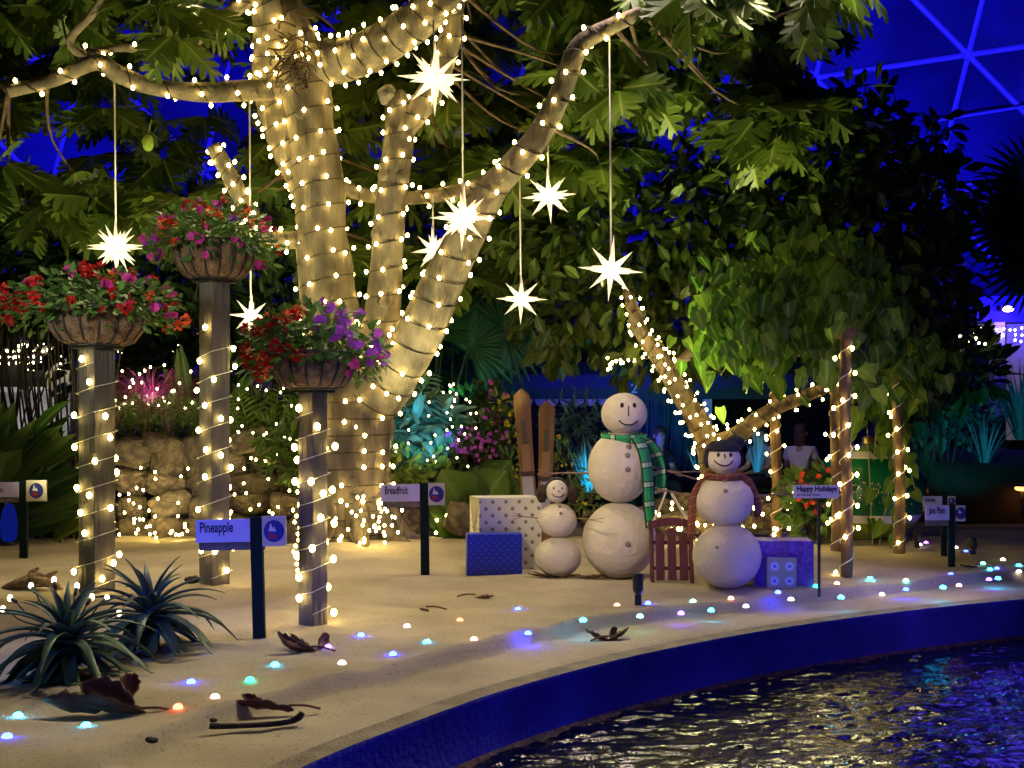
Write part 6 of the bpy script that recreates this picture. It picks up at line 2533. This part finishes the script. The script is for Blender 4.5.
b.build('bulb', glow('orange_bulb', (1.0, 0.35, 0.08), 5.0), t)

# ------------------------------------------------------------------ buildings at the back
M_NIGHT = mat('dark_wall', (0.012, 0.014, 0.022), 0.9)
M_EAVE = mat('navy_eave', (0.03, 0.03, 0.16), 0.7)
M_TEAL = mat('dark_teal_board', (0.02, 0.06, 0.06), 0.7)
M_PALE = mat('pale_panel', (0.40, 0.38, 0.35), 0.8, (0.30, 0.28, 0.26), 3, 0.2, 20)


def blk(name, m, px0, px1, py0, py1, Y, dep, parent=None):
    a, z = P(px0, py1, Y), P(px1, py0, Y)
    b = MB()
    b.box((a.x, Y, a.z), (z.x, Y + dep, z.z))
    o = b.build(name, m, None, False)
    if parent is not None:
        keep(o, parent)
    return o


t = thing('pavilion', 'dark pavilion with blue eave and scalloped valance behind the snowmen', 'building', (P(650, 0, 17.6).x, 17.6, 0))
blk('eave_board', M_EAVE, 468, 836, 373, 388, 17.2, 0.3, t)
blk('valance_board', M_TEAL, 470, 836, 388, 399, 17.25, 0.12, t)
b = MB()
x = P(515, 0, 17.2).x
while x < P(640, 0, 17.2).x:
    w = 0.085
    z1 = P(0, 399, 17.2).z
    ring = [(x + w * math.cos(a), z1 - 0.11 * math.sin(a)) for a in [i * PI / 8 for i in range(9)]]
    n = len(ring)
    b.add([(p_, 17.22, q_) for p_, q_ in ring] + [(p_, 17.25, q_) for p_, q_ in ring],
          [tuple(range(n)), tuple(range(2 * n - 1, n - 1, -1))] + [(i, i + n, (i + 1) % n + n, (i + 1) % n) for i in range(n)])
    x += 0.19
o = keep(b.build('valance_scallops', mat('pale_fabric', (0.45, 0.38, 0.40), 0.9), t, False), t)
o['kind'] = 'stuff'
blk('roof', M_NIGHT, 460, 845, 362, 374, 17.0, 3.5, t)
blk('back_wall', M_NIGHT, 440, 845, 374, 520, 19.6, 0.15, t)
for px in (507, 832):
    blk('post', M_TEAL, px, px + 5, 399, 519, 17.25, 0.1, t)
blk('white_post', mat('white_paint', (0.55, 0.55, 0.6), 0.6), 703, 712, 392, 445, 17.4, 0.12, t)
blk('roof_vent', M_PALE, 527, 551, 356, 372, 17.1, 0.5, t)
text('2', 0.20, mat('digit_white', (0.7, 0.72, 0.72), 0.5), t, (P(634, 389, 17.2).x - t.location.x - 0.05, 17.17 - t.location.y, P(634, 389, 17.2).z), None, 0.003)
t2 = thing('teal_curtain', 'teal-lit curtain of thin hanging strands under the pavilion eave', 'curtain', (P(668, 0, 17.6).x, 17.6, 0.0))
L = Leaves()
for i in range(420):
    a = P(rnd.uniform(632, 702), 398, 17.5 + rnd.uniform(-.15, .2))
    ln = rnd.uniform(0.8, 1.15)
    L.add(STRIPL, a, Vector((rnd.uniform(-.03, .03), 0, -1)), Vector((0, -1, 0)), ln, 0.22)
L.build('strands', leafmat('curtain_strand', (0.03, 0.14, 0.13), (0.08, 0.26, 0.25), (0.08, 0.22, 0.2), 0.2), t2)
bush('tree', 'spindly teal-lit plant under the pavilion eave, right of the skis', 'plant', at(575, 0, 15.4),
     [(566, 412, 15.3, 22), (585, 408, 15.3, 20), (578, 425, 15.3, 20), (560, 430, 15.3, 16), (598, 425, 15.4, 14)], 46, LANCE, 0.16, LM_BLUE, 0.9)

t = thing('pale_house', 'pale low building strung with icicle lights at the far left', 'building', (P(30, 0, 17.5).x, 17.5, 0))
blk('wall', M_PALE, -120, 70, 340, 520, 17.6, 0.2, t)
blk('eave', M_EAVE, -130, 225, 330, 342, 17.3, 0.5, t)
blk('ledge', mat('white_paint', (0, 0, 0)), -120, 48, 387, 392, 17.45, 0.14, t)
blk('dark_window', M_NIGHT, -100, 44, 352, 387, 17.56, 0.05, t)
t = thing('number_board', 'dark board with a white 17 between the middle and right posts', 'sign', (P(258, 0, 14.6).x, 14.6, 0))
blk('board', M_EAVE, 246, 272, 376, 400, 14.6, 0.05, t)
b = MB()
b.box((-0.02, 0.005, 0), (0.02, 0.045, P(0, 400, 14.6).z))
b.build('board_post', M_IRON, t, False)
text('17', 0.11, mat('digit_white', (0, 0, 0)), t, (-0.05, -0.004, P(0, 388, 14.6).z), None, 0.002)


def icicles(lab, x0, x1, ytop, Y, n, mx):
    cords, bl = [], []
    a, z = P(x0, ytop, Y), P(x1, ytop, Y)
    cords.append([a, a.lerp(z, 0.5), z])
    for i in range(n):
        x = x0 + (x1 - x0) * (i + 0.5) / n + rnd.uniform(-1, 1)
        m = rnd.randint(1, mx)
        cords.append([P(x, ytop, Y), P(x, ytop + 6 * m, Y)])
        for j in range(m):
            bl.append(P(x + rnd.uniform(-.6, .6), ytop + 3 + j * 6 + rnd.uniform(-1, 1), Y - 0.02))
    light_string(lab, cords, bl, 0.017, M_CORD, 0.004, M_BULB2)


icicles('icicle lights along the eave of the pale house at far left', -4, 70, 342, 17.25, 24, 5)
icicles('icicle lights along the eave seen between the left and middle posts', 112, 200, 342, 17.25, 24, 4)
scatter_lights('fairy lights dotted through the purple grass and hedge', [P(x, y, 13.45) for x, y in sorted([(rnd.uniform(110, 205), rnd.uniform(365, 400)) for i in range(16)] + [(rnd.uniform(110, 205), rnd.gauss(403, 4)) for i in range(16)])], 0.014, M_BULB2)
scatter_lights('fairy lights dotted through the plants left of the right flower post', [P(x, y, 12.9) for x, y in sorted([(rnd.uniform(222, 302), rnd.uniform(385, 440)) for i in range(22)])], 0.012, M_BULB2)
scatter_lights('white fairy lights in the dark shrubbery right of the trunk', [P(x, y, 12.7) for x, y in sorted([(rnd.gauss(456, 6), rnd.uniform(375, 445)) for i in range(16)] + [(rnd.uniform(395, 480), rnd.uniform(395, 470)) for i in range(20)])], 0.011, M_BULB2)
t = thing('blue_lantern', 'small blue glowing lantern low at the left edge, behind the cut-off sign', 'lamp', at(9, 0, 11.9))
b = MB()
b.lathe([(0.04, 0.02), (0.075, 0.08), (0.085, 0.2), (0.07, 0.34), (0.035, 0.42), (0.001, 0.44)], (0, 0, 0), 18)
b.build('shade', glow('blue_shade', (0.02, 0.05, 0.9), 0.16), t)
b = MB()
b.lathe([(0.09, -0.02), (0.09, 0.03), (0.05, 0.04)], (0, 0, 0), 16)
b.build('foot', M_IRON, t)

t = thing('blue_house', 'low building with a blue-lit post and pale glazed panels at the right edge', 'building', (P(1010, 0, 19.6).x, 19.6, 0))
blk('eave', M_EAVE, 905, 1090, 296, 322, 19.4, 0.5, t)
blk('lit_post', mat('white_paint', (0, 0, 0)), 995, 1005, 322, 420, 19.3, 0.25, t)
blk('back_wall', M_NIGHT, 880, 1100, 300, 510, 20.4, 0.2, t)
for x0, x1, y0, y1 in ((976, 992, 324, 345), (1007, 1040, 324, 440)):
    a, z = P(x0, y1, 19.8), P(x1, y0, 19.8)
    b = MB()
    b.box((a.x, 19.8, a.z), (z.x, 19.84, z.z))
    keep(b.build('lit_panel', mat('warm_lit_panel', (0.5, 0.45, 0.38), 0.6, (0.4, 0.33, 0.28), 2.0, emit=(0.75, 0.6, 0.45), estr=0.08), t, False), t)
icicles('icicle lights on the blue-lit building at the right edge', 972, 1024, 326, 19.25, 9, 3)
scatter_lights('a few fairy lights low in the dark trees left of the blue-lit building', [P(x, y, 14.9) for x, y in ((960, 336), (968, 341), (976, 338), (979, 343), (985, 344))], 0.016, M_BULB2)
p = P(1008, 309, 19.2)
t = thing('eave_lamp', 'oval violet-white lamp glowing under the eave at the right edge', 'lamp', p)
b = MB()
b.ball((0, 0, 0), (0.095, 0.05, 0.05), 16, 10)
b.build('lens', glow('violet_lens', (0.85, 0.45, 1.0), 12.0), t)
b = MB()
b.box((-0.11, 0.02, -0.02), (0.11, 0.14, 0.06))
b.build('housing', M_IRON, t, False)

# ------------------------------------------------------------------ people sitting in the dark behind
M_SKIN = mat('skin', (0.42, 0.24, 0.17), 0.6)


def skin_body(name, nodes, edges, m, parent, root=0):
    me = bpy.data.meshes.new(name)
    me.from_pydata([n[0] for n in nodes], edges, [])
    o = bpy.data.objects.new(name, me)
    COL.objects.link(o)
    o.parent = parent
    sk = o.modifiers.new('skin', 'SKIN')
    sv = me.skin_vertices[0].data
    for i, n in enumerate(nodes):
        r = n[1] if hasattr(n[1], '__len__') else (n[1], n[1])
        sv[i].radius = r
        sv[i].use_root = (i == root)
    sk.use_smooth_shade = True
    ss = o.modifiers.new('sub', 'SUBSURF')
    ss.levels = ss.render_levels = 2
    me.materials.append(m)
    return o


def sitter(lab, base, rz, shirt, trousers, hair, lean=0.12, long_hair=False):
    """seated figure facing -y before turning: pelvis 0.5 m up, hands resting on the thighs"""
    t = thing('person', lab, 'person', base, rz)
    l = lean
    N = [((0, 0, 0.52), (0.13, 0.10)), ((0, -l * 0.5, 0.72), (0.12, 0.09)), ((0, -l, 0.92), (0.14, 0.09)), ((0, -l * 1.15, 1.03), (0.055, 0.055)), ((0, -l * 1.35 - 0.01, 1.10), (0.055, 0.06)),
         ((0, -l * 1.4 - 0.02, 1.18), (0.075, 0.092)), ((0, -l * 1.4, 1.26), (0.068, 0.08))]
    E = [(0, 1), (1, 2), (2, 3), (3, 4), (4, 5), (5, 6)]
    for s in (-1, 1):
        i = len(N)
        N += [((s * 0.17, -l, 0.96), 0.055), ((s * 0.23, -l - 0.05, 0.72), 0.043), ((s * 0.17, -l - 0.26, 0.66), 0.032), ((s * 0.15, -l - 0.33, 0.655), (0.036, 0.02))]
        E += [(2, i), (i, i + 1), (i + 1, i + 2), (i + 2, i + 3)]
        for f in range(5):
            j = len(N)
            sp = (f - 2) * 0.016
            if f == 4:
                N.append(((s * 0.15 - s * 0.045, -l - 0.35, 0.65), 0.009))
            else:
                N.append(((s * 0.15 + s * sp, -l - 0.40 - 0.01 * (1.5 - abs(f - 1.5)), 0.64), 0.008))
            E.append((i + 3, j))
        i = len(N)
        N += [((s * 0.10, -0.06, 0.50), 0.085), ((s * 0.12, -0.46, 0.50), 0.06), ((s * 0.12, -0.48, 0.10), 0.042), ((s * 0.13, -0.60, 0.04), (0.04, 0.03))]
        E += [(0, i), (i, i + 1), (i + 1, i + 2), (i + 2, i + 3)]
    skin_body('body', N, E, M_SKIN, t)
    S = [((0, 0, 0.50), (0.155, 0.125)), ((0, -l * 0.5, 0.72), (0.145, 0.115)), ((0, -l, 0.93), (0.16, 0.11)), ((0, -l * 1.1, 0.995), (0.085, 0.08))]
    SE = [(0, 1), (1, 2), (2, 3)]
    for s in (-1, 1):
        i = len(S)
        S += [((s * 0.18, -l, 0.95), 0.072), ((s * 0.225, -l - 0.035, 0.79), 0.064)]
        SE += [(2, i), (i, i + 1)]
    skin_body('shirt', S, SE, shirt, t)
    T = [((0, 0, 0.50), (0.16, 0.125))]
    TE = []
    for s in (-1, 1):
        i = len(T)
        T += [((s * 0.10, -0.08, 0.50), 0.10), ((s * 0.12, -0.46, 0.50), 0.078), ((s * 0.12, -0.48, 0.12), 0.062)]
        TE += [(0, i), (i, i + 1), (i + 1, i + 2)]
    skin_body('trousers', T, TE, trousers, t)
    hc = Vector((0, -l * 1.4 + 0.01, 1.215))
    b = MB()
    b.ball(hc + Vector((0, 0.02, 0.03)), (0.092, 0.108, 0.10), 18, 12)
    b.v = [v if not (v[1] < hc.y - 0.055 and v[2] < hc.z + 0.045) else (v[0], hc.y - 0.045, v[2]) for v in b.v]
    if long_hair:
        b.ball(hc + Vector((0, 0.06, -0.10)), (0.095, 0.06, 0.16), 14, 10)
    b.build('hair', hair, t)
    b = MB()
    for s in (-1, 1):
        b.ball(hc + Vector((s * 0.032, -0.098, -0.012)), (0.011, 0.008, 0.008), 8, 6)
    b.build('eyes', M_FACE, t)
    b = MB()
    b.tube([hc + Vector((0, -0.095, -0.005)), hc + Vector((0, -0.122, -0.04)), hc + Vector((0, -0.10, -0.05))], [0.008, 0.014, 0.010], 8)
    for s in (-1, 1):
        b.ball(hc + Vector((s * 0.088, 0.0, -0.02)), (0.012, 0.022, 0.032), 8, 6)
    b.build('nose_and_ears', M_SKIN, t)
    b = MB()
    b.tube([hc + Vector((-0.025, -0.098, -0.075)), hc + Vector((0, -0.104, -0.078)), hc + Vector((0.025, -0.098, -0.075))], 0.005, 6)
    b.build('mouth', mat('lips', (0.30, 0.11, 0.10), 0.6), t)
    for s in (-1, 1):
        b = MB()
        b.ball((s * 0.13, -0.55, 0.045), (0.05, 0.12, 0.048), 12, 8)
        b.build('shoe', M_FACE, t)
    return t


def bench(lab, base, rz, w):
    t = thing('bench', lab, 'bench', base, rz)
    b = MB()
    b.box((-w / 2, -0.2, 0.38), (w / 2, 0.22, 0.42))
    b.build('seat', M_TEAL, t, False, bevel=0.01)
    for s in (-1, 1):
        for y in (-0.15, 0.17):
            b = MB()
            b.box((s * (w / 2 - 0.08) - 0.025, y - 0.025, 0), (s * (w / 2 - 0.08) + 0.025, y + 0.025, 0.38))
            b.build('leg', M_TEAL, t, False)


M_HAIR = mat('dark_hair', (0.02, 0.013, 0.01), 0.8)
M_HAIR2 = mat('brown_hair', (0.06, 0.03, 0.018), 0.8)
M_DKJ = mat('dark_trousers', (0.02, 0.022, 0.035), 0.9)
q = Vector((P(772, 0, 16.3).x, 16.3, 0.06))
sitter('person in a grey short-sleeved shirt sitting in the dark, leaning left', q, H(-62), mat('grey_shirt', (0.30, 0.30, 0.36), 0.9), M_DKJ, M_HAIR, 0.2)
bench('dark bench under the person in the grey shirt', q, H(-62), 0.6)
q = Vector((P(799, 0, 16.9).x, 16.9, 0.06))
sitter('long-haired person in a white top sitting behind the left trellis post', q, H(150), mat('white_shirt', (0.55, 0.54, 0.62), 0.9), M_DKJ, M_HAIR2, 0.08, True)
bench('dark bench under the long-haired person in the white top', q, H(150), 0.6)
q = Vector((P(652, 0, 16.4).x, 16.4, 0.02))
sitter('person in dark clothes sitting in the shadow behind the green scarf', q, H(25), mat('black_jacket', (0.02, 0.02, 0.035), 0.9), M_DKJ, M_HAIR2, 0.15)
bench('dark bench under the person in dark clothes', q, H(25), 0.6)
lamp('cafe_lamp', 'SPOT', (P(740, 0, 15.6).x, 15.4, 2.6), 40, (0.55, 0.45, 1.0), 0.2, (P(780, 0, 16.6).x, 16.8, 0.8), 60)
